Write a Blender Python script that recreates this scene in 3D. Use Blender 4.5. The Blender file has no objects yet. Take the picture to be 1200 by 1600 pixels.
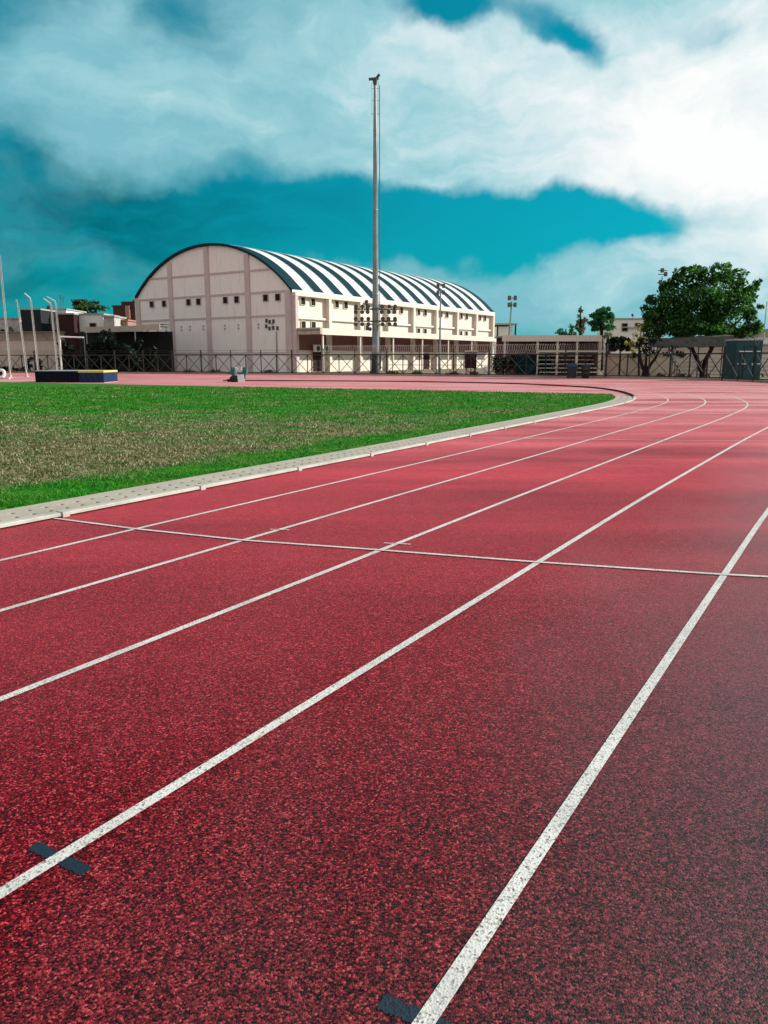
import bpy, bmesh, math, random
from mathutils import Vector, Matrix, noise as mnoise
from mathutils.geometry import tessellate_polygon
random.seed(7)
C = bpy.context.scene.collection
R = math.radians
# ------------------------------------------------------------------ camera
CAM_H = 1.6
PITCH = math.atan(240 / 1200)
cd = bpy.data.cameras.new('camera'); cam = bpy.data.objects.new('camera', cd); C.objects.link(cam)
cd.sensor_fit = 'HORIZONTAL'; cd.sensor_width = 36; cd.lens = 36; cd.clip_start = .05; cd.clip_end = 6000
cam.location = (0, 0, CAM_H); cam.rotation_euler = (R(90) - PITCH, 0, 0)
bpy.context.scene.camera = cam

def ray(px, py):
    dx = (px - 600) / 1200; dy = (py - 800) / 1200
    return Vector((dx, math.cos(PITCH) - dy * math.sin(PITCH), -math.sin(PITCH) - dy * math.cos(PITCH)))
def at(px, py, Y):                       # point of the place seen along that line of sight, Y metres ahead
    d = ray(px, py); return Vector((0, 0, CAM_H)) + d * (Y / d.y)
def gnd(px, py, z=0.0):
    d = ray(px, py); return Vector((0, 0, CAM_H)) + d * ((z - CAM_H) / d.z)

# ------------------------------------------------------------------ materials
def newmat(name):
    m = bpy.data.materials.new(name); m.use_nodes = True
    nt = m.node_tree; b = nt.nodes['Principled BSDF']; return m, nt, b
def nd(nt, t, **k):
    n = nt.nodes.new(t)
    for a, v in k.items(): setattr(n, a, v)
    return n
def ramp(nt, fac, stops):
    r = nd(nt, 'ShaderNodeValToRGB'); e = r.color_ramp.elements
    while len(e) < len(stops): e.new(.5)
    for i, (p, c) in enumerate(stops):
        e[i].position = p; e[i].color = (c[0], c[1], c[2], 1)
    nt.links.new(fac, r.inputs[0]); return r.outputs[0]
def mix(nt, fac, a, b, mode='MIX'):
    n = nd(nt, 'ShaderNodeMix', data_type='RGBA', blend_type=mode)
    for s, v in ((0, fac), (6, a), (7, b)):
        if hasattr(v, 'links'): nt.links.new(v, n.inputs[s])
        elif isinstance(v, (int, float)): n.inputs[s].default_value = v if s == 0 else (v, v, v, 1)
        else: n.inputs[s].default_value = (v[0], v[1], v[2], 1)
    return n.outputs[2]
def noise(nt, vec, scale, detail=3, rough=.55, dist=0):
    n = nd(nt, 'ShaderNodeTexNoise'); n.inputs['Scale'].default_value = scale
    n.inputs['Detail'].default_value = detail; n.inputs['Roughness'].default_value = rough
    n.inputs['Distortion'].default_value = dist
    nt.links.new(vec, n.inputs['Vector']); return n.outputs['Fac']
def wpos(nt): return nd(nt, 'ShaderNodeNewGeometry').outputs['Position']
def mp(nt, v, a, b, c=0, d=1, smooth=False):
    n = nd(nt, 'ShaderNodeMapRange'); n.clamp = True
    if smooth: n.interpolation_type = 'SMOOTHSTEP'
    nt.links.new(v, n.inputs[0])
    for i, x in enumerate((a, b, c, d)): n.inputs[1 + i].default_value = x
    return n.outputs[0]
def mth(nt, op, a, b=0.0, c=None):
    n = nd(nt, 'ShaderNodeMath', operation=op)
    for i, v in enumerate((a, b) if c is None else (a, b, c)):
        if hasattr(v, 'links'): nt.links.new(v, n.inputs[i])
        else: n.inputs[i].default_value = v
    return n.outputs[0]
def stretch(nt, vec, s, rot=(0, 0, 0)):
    m = nd(nt, 'ShaderNodeMapping'); m.inputs['Scale'].default_value = s; m.inputs['Rotation'].default_value = rot
    nt.links.new(vec, m.inputs[0]); return m.outputs[0]
def bump(nt, b, h, strength, dist):
    n = nd(nt, 'ShaderNodeBump'); n.inputs['Strength'].default_value = strength; n.inputs['Distance'].default_value = dist
    nt.links.new(h, n.inputs['Height']); nt.links.new(n.outputs[0], b.inputs['Normal'])

def paint(name, col, rough=.55, var=.25, scale=1.2, stain=None, streak=0.0, metal=0.0, spec=.4, bmp=.15):
    """a painted / rendered / metal surface with mottling, optional rain streaks and dirt"""
    m, nt, b = newmat(name); p = wpos(nt)
    n1 = noise(nt, p, scale, 5, .6); n2 = noise(nt, p, scale * 9, 3, .6)
    f = mth(nt, 'ADD', mth(nt, 'MULTIPLY', n1, .65), mth(nt, 'MULTIPLY', n2, .35))
    dark = [c * (1 - var) for c in col]; lite = [min(1, c * (1 + var * .55)) for c in col]
    c = ramp(nt, f, [(.32, dark), (.5, col), (.7, lite)])
    if streak:
        s = noise(nt, stretch(nt, p, (2.2, 2.2, .18)), 2.0, 4, .65)
        c = mix(nt, mp(nt, s, .52, .78, 0, streak), c, stain or [x * .45 for x in col])
    elif stain:
        c = mix(nt, mp(nt, noise(nt, p, scale * .7 + .3, 6, .7), .52, .72, 0, .8), c, stain)
    nt.links.new(c, b.inputs['Base Color'])
    b.inputs['Roughness'].default_value = rough; b.inputs['Metallic'].default_value = metal
    b.inputs['Specular IOR Level'].default_value = spec
    if bmp: bump(nt, b, n2, bmp, .01)
    return m

def leafmat(name, c0, c1, trans=.35, c2=None):
    m, nt, b = newmat(name)
    g = nd(nt, 'ShaderNodeNewGeometry')
    nz = noise(nt, g.outputs['Position'], .9, 2, .5)
    f = mth(nt, 'ADD', mth(nt, 'MULTIPLY', g.outputs['Random Per Island'], .6), mth(nt, 'MULTIPLY', nz, .5))
    c = ramp(nt, f, [(.25, c0), (.62, c1), (.9, c2 or [x * 1.35 for x in c1])])
    nt.links.new(c, b.inputs['Base Color']); b.inputs['Roughness'].default_value = .55
    b.inputs['Specular IOR Level'].default_value = .25
    t = nd(nt, 'ShaderNodeBsdfTranslucent'); nt.links.new(mix(nt, 1.0, c, (1.5, 1.6, .5), 'MULTIPLY'), t.inputs['Color'])
    ms = nd(nt, 'ShaderNodeMixShader'); ms.inputs[0].default_value = trans
    nt.links.new(b.outputs[0], ms.inputs[1]); nt.links.new(t.outputs[0], ms.inputs[2])
    nt.links.new(ms.outputs[0], nt.nodes['Material Output'].inputs['Surface'])
    return m

TD = Vector((math.sin(R(31.7)), math.cos(R(31.7)), 0))      # direction of the straight
TN = Vector((TD.y, -TD.x, 0))                               # to the right of it

def m_track():
    m, nt, b = newmat('track_rubber'); p = wpos(nt)
    v = nd(nt, 'ShaderNodeTexVoronoi'); v.inputs['Scale'].default_value = 165; nt.links.new(p, v.inputs['Vector'])
    sep = nd(nt, 'ShaderNodeSeparateColor'); nt.links.new(v.outputs['Color'], sep.inputs[0])
    v2 = nd(nt, 'ShaderNodeTexVoronoi'); v2.inputs['Scale'].default_value = 88; nt.links.new(p, v2.inputs['Vector'])
    sep2 = nd(nt, 'ShaderNodeSeparateColor'); nt.links.new(v2.outputs['Color'], sep2.inputs[0])
    n3 = noise(nt, p, 17, 4, .7)
    f = mth(nt, 'ADD', mth(nt, 'MULTIPLY', sep.outputs[0], .70),
            mth(nt, 'ADD', mth(nt, 'MULTIPLY', sep2.outputs[0], .24), mth(nt, 'MULTIPLY', mp(nt, n3, .3, .7), .10)))
    c = ramp(nt, f, [(.26, (.006, .0003, .0006)), (.42, (.034, .0005, .0018)), (.58, (.125, .0012, .0055)), (.76, (.30, .005, .015)), (.97, (.66, .10, .11))])
    # dusty, scuffed areas and darker scuffs stretched along the lanes
    sp = stretch(nt, p, (1, .35, 1), (0, 0, R(31.7)))
    big = noise(nt, sp, .55, 5, .6); mid = noise(nt, sp, 2.3, 4, .65)
    dust = mth(nt, 'ADD', mth(nt, 'MULTIPLY', mp(nt, big, .48, .76), .24), mth(nt, 'MULTIPLY', mp(nt, mid, .48, .8), .10))
    sy = nd(nt, 'ShaderNodeSeparateXYZ'); nt.links.new(p, sy.inputs[0])
    silt = noise(nt, stretch(nt, p, (.16, .8, 1), (0, 0, R(6))), .8, 5, .62)          # streaks of silt that break up the tone
    glare_tint = mth(nt, 'MULTIPLY', mp(nt, sy.outputs['Y'], 2.4, 15, 0, .85), mp(nt, silt, .32, .64, .12, 1.2))  # grazing glare put into the colour: brighter with distance, broken by silt
    # outer lanes coloured greyer: glare from the right, painted in
    dn = nd(nt, 'ShaderNodeVectorMath', operation='DOT_PRODUCT'); nt.links.new(p, dn.inputs[0]); dn.inputs[1].default_value = TN
    s = mth(nt, 'ADD', dn.outputs['Value'], mth(nt, 'MULTIPLY', mth(nt, 'SUBTRACT', big, .5), 2.6))
    grey = mp(nt, s, -2.3, .1, 0, .80, True)
    c = mix(nt, dust, c, mix(nt, mp(nt, f, .2, .9), (.04, .003, .006), (.52, .09, .11)))
    c = mix(nt, mth(nt, 'MULTIPLY', grey, mp(nt, sy.outputs['Y'], 7, 16, 1, .35)), c, mix(nt, mp(nt, f, .22, .95), (.002, .0007, .001), (.145, .047, .051)))
    scuff = noise(nt, stretch(nt, p, (.25, 1.6, 1), (0, 0, R(12))), .55, 4, .6)
    c = mix(nt, mp(nt, scuff, .58, .72, 0, .55), c, mix(nt, .55, c, (.05, .002, .006)))
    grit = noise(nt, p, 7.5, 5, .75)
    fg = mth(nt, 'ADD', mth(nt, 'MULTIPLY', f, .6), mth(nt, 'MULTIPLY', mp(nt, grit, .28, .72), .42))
    c = mix(nt, glare_tint, c, mix(nt, mp(nt, fg, .2, .95), (.42, .006, .020), (.92, .11, .14)))
    pale = mth(nt, 'MULTIPLY', mp(nt, sy.outputs['Y'], 11, 30, 0, .90), mp(nt, silt, .34, .60, .25, 1.1))  # paler second stage of the painted-in grazing glare
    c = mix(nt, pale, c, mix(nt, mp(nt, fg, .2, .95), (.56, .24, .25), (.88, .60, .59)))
    nt.links.new(c, b.inputs['Base Color'])
    b.inputs['Roughness'].default_value = .48; nt.links.new(mp(nt, grey, 0, .8, .10, .36), b.inputs['Specular IOR Level'])
    b.inputs['Sheen Weight'].default_value = .6; b.inputs['Sheen Roughness'].default_value = .24
    nt.links.new(mix(nt, grey, (1, .16, .20), (1, .60, .62)), b.inputs['Sheen Tint'])
    bump(nt, b, mth(nt, 'ADD', mth(nt, 'MULTIPLY', v.outputs['Distance'], -1), mth(nt, 'MULTIPLY', n3, .3)), .42, .005)
    return m

def m_line(name, col, dark):
    m, nt, b = newmat(name); p = wpos(nt)
    v = nd(nt, 'ShaderNodeTexVoronoi'); v.inputs['Scale'].default_value = 150; nt.links.new(p, v.inputs['Vector'])
    sep = nd(nt, 'ShaderNodeSeparateColor'); nt.links.new(v.outputs['Color'], sep.inputs[0])
    n = noise(nt, p, 70, 3, .7)
    f = mth(nt, 'ADD', mth(nt, 'MULTIPLY', sep.outputs[0], .6), mth(nt, 'MULTIPLY', mp(nt, n, .3, .7), .5))
    c = ramp(nt, f, [(.15, dark), (.32, [x * .60 for x in col]), (.50, col), (.9, [min(.9, x * 1.12) for x in col])])
    w = noise(nt, p, 1.7, 5, .65)
    c = mix(nt, mp(nt, w, .45, .7, 0, .6), c, [x * .55 for x in col])
    nt.links.new(c, b.inputs['Base Color']); b.inputs['Roughness'].default_value = .6
    bump(nt, b, v.outputs['Distance'], .32, .004)
    return m

def grass_colour(nt, p, per_blade=None):
    dn = nd(nt, 'ShaderNodeVectorMath', operation='DOT_PRODUCT'); nt.links.new(p, dn.inputs[0]); dn.inputs[1].default_value = TN
    da = nd(nt, 'ShaderNodeVectorMath', operation='DOT_PRODUCT'); nt.links.new(p, da.inputs[0]); da.inputs[1].default_value = TD
    sy = nd(nt, 'ShaderNodeSeparateXYZ'); nt.links.new(p, sy.inputs[0])
    big = noise(nt, p, .33, 5, .62); mid = noise(nt, p, 1.6, 4, .65); fine = noise(nt, p, 11, 3, .7)
    wob = mth(nt, 'MULTIPLY', mth(nt, 'SUBTRACT', big, .5), 3.2)
    inside = mp(nt, mth(nt, 'ADD', dn.outputs['Value'], mth(nt, 'MULTIPLY', mth(nt, 'ADD', wob, mth(nt, 'MULTIPLY', mth(nt, 'SUBTRACT', mid, .5), 4)), .5)), KS - 1.4, KS - 2.4)   # away from the watered edge
    near = mp(nt, mth(nt, 'ADD', sy.outputs['Y'], mth(nt, 'MULTIPLY', wob, 4.5)), 26, 13)
    sv_ = noise(nt, stretch(nt, p, (.5, .9, 1), (0, 0, R(-25))), .9, 5, .65)
    D = mth(nt, 'ADD', mth(nt, 'MULTIPLY', mth(nt, 'MULTIPLY', inside, near), .98),
            mth(nt, 'ADD', mth(nt, 'MULTIPLY', mth(nt, 'SUBTRACT', sv_, .47), 2.8), mth(nt, 'MULTIPLY', mth(nt, 'SUBTRACT', mid, .5), 1.5)))
    dry = mth(nt, 'MULTIPLY', mp(nt, D, .12, 1.0, 0, 1), mp(nt, inside, 0, 1, .25, 1))
    jit = mth(nt, 'MULTIPLY', mth(nt, 'SUBTRACT', per_blade if per_blade else fine, .5), .9)
    dry = mp(nt, mth(nt, 'ADD', dry, mth(nt, 'MULTIPLY', jit, mp(nt, dry, 0, .35))), 0, 1)
    green = ramp(nt, mth(nt, 'ADD', mth(nt, 'MULTIPLY', mid, .5), mth(nt, 'MULTIPLY', per_blade if per_blade else fine, .5)),
                 [(.27, (.001, .050, .006)), (.46, (.008, .195, .007)), (.68, (.065, .36, .010)), (.85, (.20, .34, .10))])
    green = mix(nt, mp(nt, mth(nt, 'ADD', mth(nt, 'MULTIPLY', sv_, .6), mth(nt, 'MULTIPLY', mid, .4)), .44, .66, 0, .55), green, mix(nt, per_blade if per_blade else fine, (.035, .085, .004), (.20, .27, .035)))
    straw = ramp(nt, mth(nt, 'ADD', mth(nt, 'MULTIPLY', fine, .5), mth(nt, 'MULTIPLY', per_blade if per_blade else mid, .5)),
                 [(.27, (.018, .024, .006)), (.47, (.105, .105, .030)), (.60, (.34, .29, .15)), (.74, (.66, .55, .40))])
    return mix(nt, dry, green, straw), fine
KP = [(-22.04, -22.6), (-12.0, -6.37), (-6.82, 2.02), (-3.77, 6.95), (-1.62, 10.42), (0, 13.05), (1.5, 15.55), (3, 18.1), (5.1, 21.6), (7.15, 25.1), (8.8, 28.0),
      (10.25, 31.4), (11.2, 35.5), (11.7, 39.5), (11.5, 43.1), (10.3, 46.2), (8.9, 48.8), (7.3, 50.7), (5.2, 52.1), (2.5, 53.5), (-1, 54.7), (-7, 55.8), (-16, 56.6), (-34, 57.4)]
KS = Vector((-1.62, 10.42, 0)).dot(TN)

def m_turf():
    m, nt, b = newmat('turf'); p = wpos(nt); c, fine = grass_colour(nt, p)
    nt.links.new(mix(nt, .35, c, (.02, .05, .012)), b.inputs['Base Color']); b.inputs['Roughness'].default_value = .9
    b.inputs['Specular IOR Level'].default_value = .1; bump(nt, b, fine, .9, .05); return m
def m_blade():
    m, nt, b = newmat('grass_blade'); g = nd(nt, 'ShaderNodeNewGeometry')
    c, f = grass_colour(nt, g.outputs['Position'], g.outputs['Random Per Island'])
    nt.links.new(c, b.inputs['Base Color']); b.inputs['Roughness'].default_value = .7; b.inputs['Specular IOR Level'].default_value = .15
    t = nd(nt, 'ShaderNodeBsdfTranslucent'); nt.links.new(c, t.inputs['Color'])
    ms = nd(nt, 'ShaderNodeMixShader'); ms.inputs[0].default_value = .3
    nt.links.new(b.outputs[0], ms.inputs[1]); nt.links.new(t.outputs[0], ms.inputs[2])
    nt.links.new(ms.outputs[0], nt.nodes['Material Output'].inputs['Surface']); return m
def m_brick(name, c1, c2, mortar, scale=3.0):
    m, nt, b = newmat(name); tc = nd(nt, 'ShaderNodeTexCoord')
    br = nd(nt, 'ShaderNodeTexBrick'); br.inputs['Scale'].default_value = scale
    br.inputs['Color1'].default_value = (*c1, 1); br.inputs['Color2'].default_value = (*c2, 1); br.inputs['Mortar'].default_value = (*mortar, 1)
    cx = nd(nt, 'ShaderNodeCombineXYZ'); sx = nd(nt, 'ShaderNodeSeparateXYZ'); nt.links.new(wpos(nt), sx.inputs[0])
    nt.links.new(mth(nt, 'ADD', sx.outputs[0], sx.outputs[1]), cx.inputs[0]); nt.links.new(sx.outputs[2], cx.inputs[1])
    nt.links.new(cx.outputs[0], br.inputs['Vector'])
    c = mix(nt, mp(nt, noise(nt, wpos(nt), .9, 4), .35, .7, 0, .5), br.outputs['Color'], [x * .55 for x in c1])
    nt.links.new(c, b.inputs['Base Color']); b.inputs['Roughness'].default_value = .85; return m

M = dict(
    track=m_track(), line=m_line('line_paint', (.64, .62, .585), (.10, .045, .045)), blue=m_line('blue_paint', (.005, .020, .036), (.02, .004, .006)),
    turf=m_turf(), blade=m_blade(),
    earth=paint('dusty_earth', (.21, .165, .12), .95, .35, .6, stain=(.10, .085, .05), spec=.1),
    shade_edging=paint('shade_dark_edging', (.055, .022, .024), .8, .3, 2, spec=.1),
    concrete=paint('pale_concrete', (.40, .352, .295), .85, .22, 2.2, stain=(.34, .31, .27), spec=.2),
    kerbwhite=paint('white_kerb_paint', (.47, .46, .42), .65, .3, 2.0, stain=(.33, .30, .27)),
    hole=paint('dark_slot', (.03, .028, .025), .9, .2),
    facade=paint('facade_paint', (.83, .755, .715), .8, .06, .35, stain=(.40, .33, .31), streak=.42, spec=.2),
    pilaster=paint('pilaster_paint', (.55, .44, .43), .8, .15, .6, streak=.3, spec=.2),
    sidewall=paint('cream_wall_paint', (.69, .625, .54), .8, .08, .4, stain=(.52, .42, .32), streak=.30, spec=.2),
    cream=paint('cream_trim_paint', (.69, .61, .53), .75, .12, .8, stain=(.48, .38, .30), streak=.35, spec=.2),
    rust=paint('rusty_fascia', (.50, .40, .34), .8, .3, 1.6, stain=(.30, .14, .07), spec=.2),
    roofwhite=paint('white_roof_sheet', (.66, .69, .69), .5, .12, .3, stain=(.55, .56, .55), streak=.2),
    roofteal=paint('dark_teal_roof_sheet', (.001, .026, .038), .75, .2, .4, spec=.15),
    slab=paint('grey_slab', (.34, .33, .30), .85, .3, 1.0, stain=(.17, .16, .14)),
    window=paint('dark_window', (.012, .010, .010), .5, .2, 2, bmp=0, spec=.15),
    frame=paint('window_trim', (.40, .33, .30), .7, .15),
    maroon=paint('canopy_shade_maroon', (.20, .075, .068), .85, .3, 1.0, stain=(.12, .055, .05)),
    steel=paint('grey_galvanised_steel', (.23, .25, .25), .42, .25, 1.2, stain=(.12, .13, .13), metal=.35),
    lightsteel=paint('pale_pole_paint', (.40, .41, .39), .5, .25, 1.5, stain=(.28, .25, .2)),
    darksteel=paint('dark_lamp_metal', (.055, .062, .065), .5, .3, 2),
    black=paint('black_fence_paint', (.016, .017, .017), .6, .3, 2, stain=(.035, .022, .015)),
    razor=paint('weathered_wire', (.36, .29, .27), .6, .3, 3),
    glass=paint('lamp_glass', (.10, .105, .11), .25, .1, bmp=0),
    teal=paint('teal_panel', (.003, .052, .068), .5, .3, 1.2, stain=(.004, .04, .05)),
    tealdark=paint('dark_teal_sheet', (.002, .016, .020), .8, .4, 1.1, stain=(.03, .075, .075), spec=.1),
    plastic=paint('white_plastic', (.70, .70, .67), .45, .12, 3),
    bin=paint('dark_bin_plastic', (.010, .022, .027), .55, .3, 3),
    navy=paint('shaded_blue_vinyl', (.0012, .0025, .012), .6, .3, 2.2, spec=.12),  # mat blue darkened in colour for its shaded left part
    blue_v=paint('lit_blue_vinyl', (.003, .022, .075), .5, .5, 2.6, stain=(.006, .05, .085), spec=.2),  # mat blue lightened in colour for its lit right part
    yellow=paint('yellow_vinyl', (.58, .50, .12), .45, .2, 3, stain=(.45, .42, .25)),
    greyv=paint('grey_vinyl', (.36, .36, .38), .5, .2, 3),
    hteal=paint('teal_enamel', (.008, .11, .10), .4, .3, 4),
    rubber=paint('black_rubber', (.015, .014, .014), .8, .3, 5),
    plank=paint('bleacher_plank', (.60, .585, .53), .75, .25, 2.5, stain=(.30, .27, .22)),
    beige=paint('beige_boundary_wall', (.50, .42, .36), .85, .2, .6, stain=(.34, .27, .21), streak=.35, spec=.2),
    tan=paint('tan_weathered_wall', (.33, .26, .20), .9, .35, .8, stain=(.16, .12, .09), spec=.2),
    whitewall=paint('whitewashed_wall', (.76, .745, .70), .8, .1, .5, stain=(.5, .47, .42), streak=.3, spec=.2),
    greywall=paint('dark_grey_wall', (.020, .023, .025), .9, .3, .7, stain=(.04, .04, .04), spec=.2),
    brownwall=paint('dark_brown_wall', (.040, .014, .014), .9, .3, .8, stain=(.02, .01, .01), spec=.2),
    mottled=paint('patched_render', (.46, .43, .40), .85, .4, 1.3, stain=(.18, .16, .15), spec=.2),
    brick=m_brick('red_brick', (.085, .02, .016), (.055, .014, .012), (.05, .03, .026)),
    brickp=m_brick('pink_brick', (.42, .20, .15), (.33, .145, .11), (.34, .24, .2)),
    bark=paint('dark_bark', (.022, .017, .014), .95, .5, 6, bmp=.6, spec=.1),
    thatch=paint('weathered_roof_mat', (.085, .088, .078), .95, .5, 3.5, stain=(.03, .03, .028), spec=.1),
    leaf=leafmat('tree_leaves', (.006, .026, .010), (.026, .105, .020), .42, (.09, .25, .035)),
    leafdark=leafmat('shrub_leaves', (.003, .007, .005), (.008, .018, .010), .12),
    leafgreen=leafmat('bright_leaves', (.012, .07, .03), (.03, .15, .06), .3),
    leafcypress=leafmat('olive_brown_leaves', (.05, .055, .03), (.13, .12, .065), .25),
    leafyellow=leafmat('yellow_leaves', (.12, .10, .025), (.36, .29, .09), .35),
    leafolive=leafmat('olive_leaves', (.012, .03, .008), (.045, .085, .02), .25),
    weed=leafmat('weed_leaves', (.008, .025, .008), (.02, .055, .015), .25),
)

# ------------------------------------------------------------------ mesh building
class MB:
    def __init__(s, org=(0, 0, 0)): s.v = []; s.f = []; s.mi = []; s.o = Vector(org); s.sm = []
    def add(s, vs, fs, mi=0, smooth=False):
        k = len(s.v); s.v += [Vector(v) - s.o for v in vs]
        for f in fs: s.f.append([i + k for i in f]); s.mi.append(mi); s.sm.append(smooth)
        return s
    def par(s, o, a, b, c, mi=0):                       # parallelepiped from a corner and three edges
        o, a, b, c = Vector(o), Vector(a), Vector(b), Vector(c)
        vs = [o, o + a, o + a + b, o + b, o + c, o + a + c, o + a + b + c, o + b + c]
        fs = [(0, 3, 2, 1), (4, 5, 6, 7), (0, 1, 5, 4), (1, 2, 6, 5), (2, 3, 7, 6), (3, 0, 4, 7)]
        if a.cross(b).dot(c) < 0: fs = [f[::-1] for f in fs]
        return s.add(vs, fs, mi)
    def box(s, x0, x1, y0, y1, z0, z1, mi=0): return s.par((x0, y0, z0), (x1 - x0, 0, 0), (0, y1 - y0, 0), (0, 0, z1 - z0), mi)
    def bar(s, p, q, w, h=None, mi=0):                  # rectangular bar between two points
        p, q = Vector(p), Vector(q); d = (q - p).normalized(); h = h or w
        up = Vector((0, 0, 1)) if abs(d.z) < .95 else Vector((0, 1, 0))
        a = d.cross(up).normalized(); b = a.cross(d)
        return s.par(p - a * w / 2 - b * h / 2, a * w, b * h, q - p, mi)
    def tube(s, pts, rs, n=8, cap=True, mi=0):
        pts = [Vector(p) for p in pts]
        if not hasattr(rs, '__len__'): rs = [rs] * len(pts)
        vs = []; fs = []; ref = None
        for i, p in enumerate(pts):
            d = (pts[min(i + 1, len(pts) - 1)] - pts[max(i - 1, 0)]).normalized()
            if ref is None: ref = Vector((0, 0, 1)) if abs(d.z) < .9 else Vector((1, 0, 0))
            a = (ref - d * ref.dot(d)).normalized(); b = d.cross(a); ref = a
            for k in range(n):
                t = 2 * math.pi * k / n; vs.append(p + a * (math.cos(t) * rs[i]) + b * (math.sin(t) * rs[i]))
        for i in range(len(pts) - 1):
            for k in range(n):
                fs.append((i * n + k, i * n + (k + 1) % n, (i + 1) * n + (k + 1) % n, (i + 1) * n + k))
        s.add(vs, fs, mi, True)
        if cap: s.add(vs[:n], [tuple(range(n))[::-1]], mi); s.add(vs[-n:], [tuple(range(n))], mi)
        return s
    def lathe(s, c, axis, prof, n=14, mi=0):            # prof: (distance along axis, radius)
        c, axis = Vector(c), Vector(axis).normalized()
        return s.tube([c + axis * (a + 1e-4 * i) for i, (a, r) in enumerate(prof)], [r for a, r in prof], n, True, mi)
    def poly(s, pts, mi=0, flip=False):
        tri = tessellate_polygon([[Vector((p[0], p[1], 0)) for p in pts]])
        fs = []
        for t in tri:
            a, b, c = [Vector(pts[i]) for i in t]
            fs.append(tuple(t) if ((b - a).cross(c - a)).z > 0 else tuple(t)[::-1])
        return s.add(pts, fs, mi)
    def sphere(s, c, r, n=10, mi=0, sq=(1, 1, 1)):
        c = Vector(c); vs = []; fs = []
        for i in range(n // 2 + 1):
            ph = math.pi * i / (n // 2)
            for k in range(n):
                t = 2 * math.pi * k / n
                vs.append(c + Vector((math.sin(ph) * math.cos(t) * r * sq[0], math.sin(ph) * math.sin(t) * r * sq[1], math.cos(ph) * r * sq[2])))
        for i in range(n // 2):
            for k in range(n): fs.append((i * n + k, (i + 1) * n + k, (i + 1) * n + (k + 1) % n, i * n + (k + 1) % n))
        return s.add(vs, fs, mi, True)
    def build(s, name, mats, parent=None, bevel=0):
        me = bpy.data.meshes.new(name); me.from_pydata([tuple(v) for v in s.v], [], s.f)
        for m in (mats if isinstance(mats, (list, tuple)) else [mats]): me.materials.append(M[m] if isinstance(m, str) else m)
        me.polygons.foreach_set('material_index', s.mi); me.polygons.foreach_set('use_smooth', s.sm); me.update()
        ob = bpy.data.objects.new(name, me); C.objects.link(ob)
        if parent: ob.parent = parent
        else: ob.location = s.o
        if bevel:
            md = ob.modifiers.new('bevel', 'BEVEL'); md.width = bevel; md.segments = 2; md.limit_method = 'ANGLE'
        return ob

def tag(o, label=None, cat=None, group=None, kind=None):
    if label: o['label'] = label
    if cat: o['category'] = cat
    if group: o['group'] = group
    if kind: o['kind'] = kind
    return o
def thing(name, label, cat, loc, group=None, rz=0):
    o = bpy.data.objects.new(name, None); C.objects.link(o); o.location = loc; o.rotation_euler = (0, 0, rz); o.empty_display_size = .3
    return tag(o, label, cat, group)

# ------------------------------------------------------------------ the track's inner edge as a smooth line
def catmull(P, step=.4):
    P = [Vector((*p, 0)) for p in P]; out = []
    for i in range(len(P) - 1):
        a, b, c, d = P[max(i - 1, 0)], P[i], P[i + 1], P[min(i + 2, len(P) - 1)]
        n = max(2, int((c - b).length / step))
        for k in range(n):
            t = k / n
            out.append(.5 * ((2 * b) + (c - a) * t + (2 * a - 5 * b + 4 * c - d) * t * t + (3 * b - a - 3 * c + d) * t ** 3))
    out.append(P[-1])
    for _ in range(22): out = [out[0]] + [(out[i - 1] + 2 * out[i] + out[i + 1]) / 4 for i in range(1, len(out) - 1)] + [out[-1]]
    return out
KERB = catmull(KP)
def offset(path, d):                                    # positive: outwards (to the right when running)
    o = []
    for i, p in enumerate(path):
        t = (path[min(i + 1, len(path) - 1)] - path[max(i - 1, 0)]).normalized()
        o.append(p + Vector((t.y, -t.x, 0)) * d)
    return o
def strip(mb, a, b, z, mi=0):
    vs = [Vector((p.x, p.y, z)) for p in a] + [Vector((p.x, p.y, z)) for p in b]; n = len(a)
    mb.add(vs, [(i, n + i, n + i + 1, i + 1) for i in range(n - 1)], mi); return mb

# fence line (ground), traced from where its foot stands
FP = []
for px, dz in ((-420, 95), (-200, 92), (0, 88.5), (150, 85), (300, 82), (500, 77.5), (620, 74), (740, 70.3), (840, 67.5), (920, 65.2), (1000, 63.2), (1060, 61.2), (1130, 57), (1200, 52), (1300, 46), (1420, 40)):
    FP.append(((px - 600) / 1200 * (dz * .9806 + .314), dz))
FENCE = catmull(FP, .5)

# ------------------------------------------------------------------ setting: ground, track, lines
g = MB(); G = 1500
g.add([(-G, -G, -.03), (G, -G, -.03), (G, G, -.03), (-G, G, -.03)], [(0, 1, 2, 3)]); tag(g.build('ground', 'earth'), kind='structure')

OUT = offset(KERB, 10.6)
outer = [p for p in OUT if p.y < 36]
poly = [Vector((p.x, p.y - .35, 0)) for p in FENCE if p.x < 33]
poly += [Vector((34, 41, 0))] + [p for p in reversed(outer)] + [Vector((-80, -40, 0)), Vector((-110, 90, 0))]
tm = MB(); tm.poly(poly); track = tag(tm.build('running_track', 'track'), kind='structure')

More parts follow.
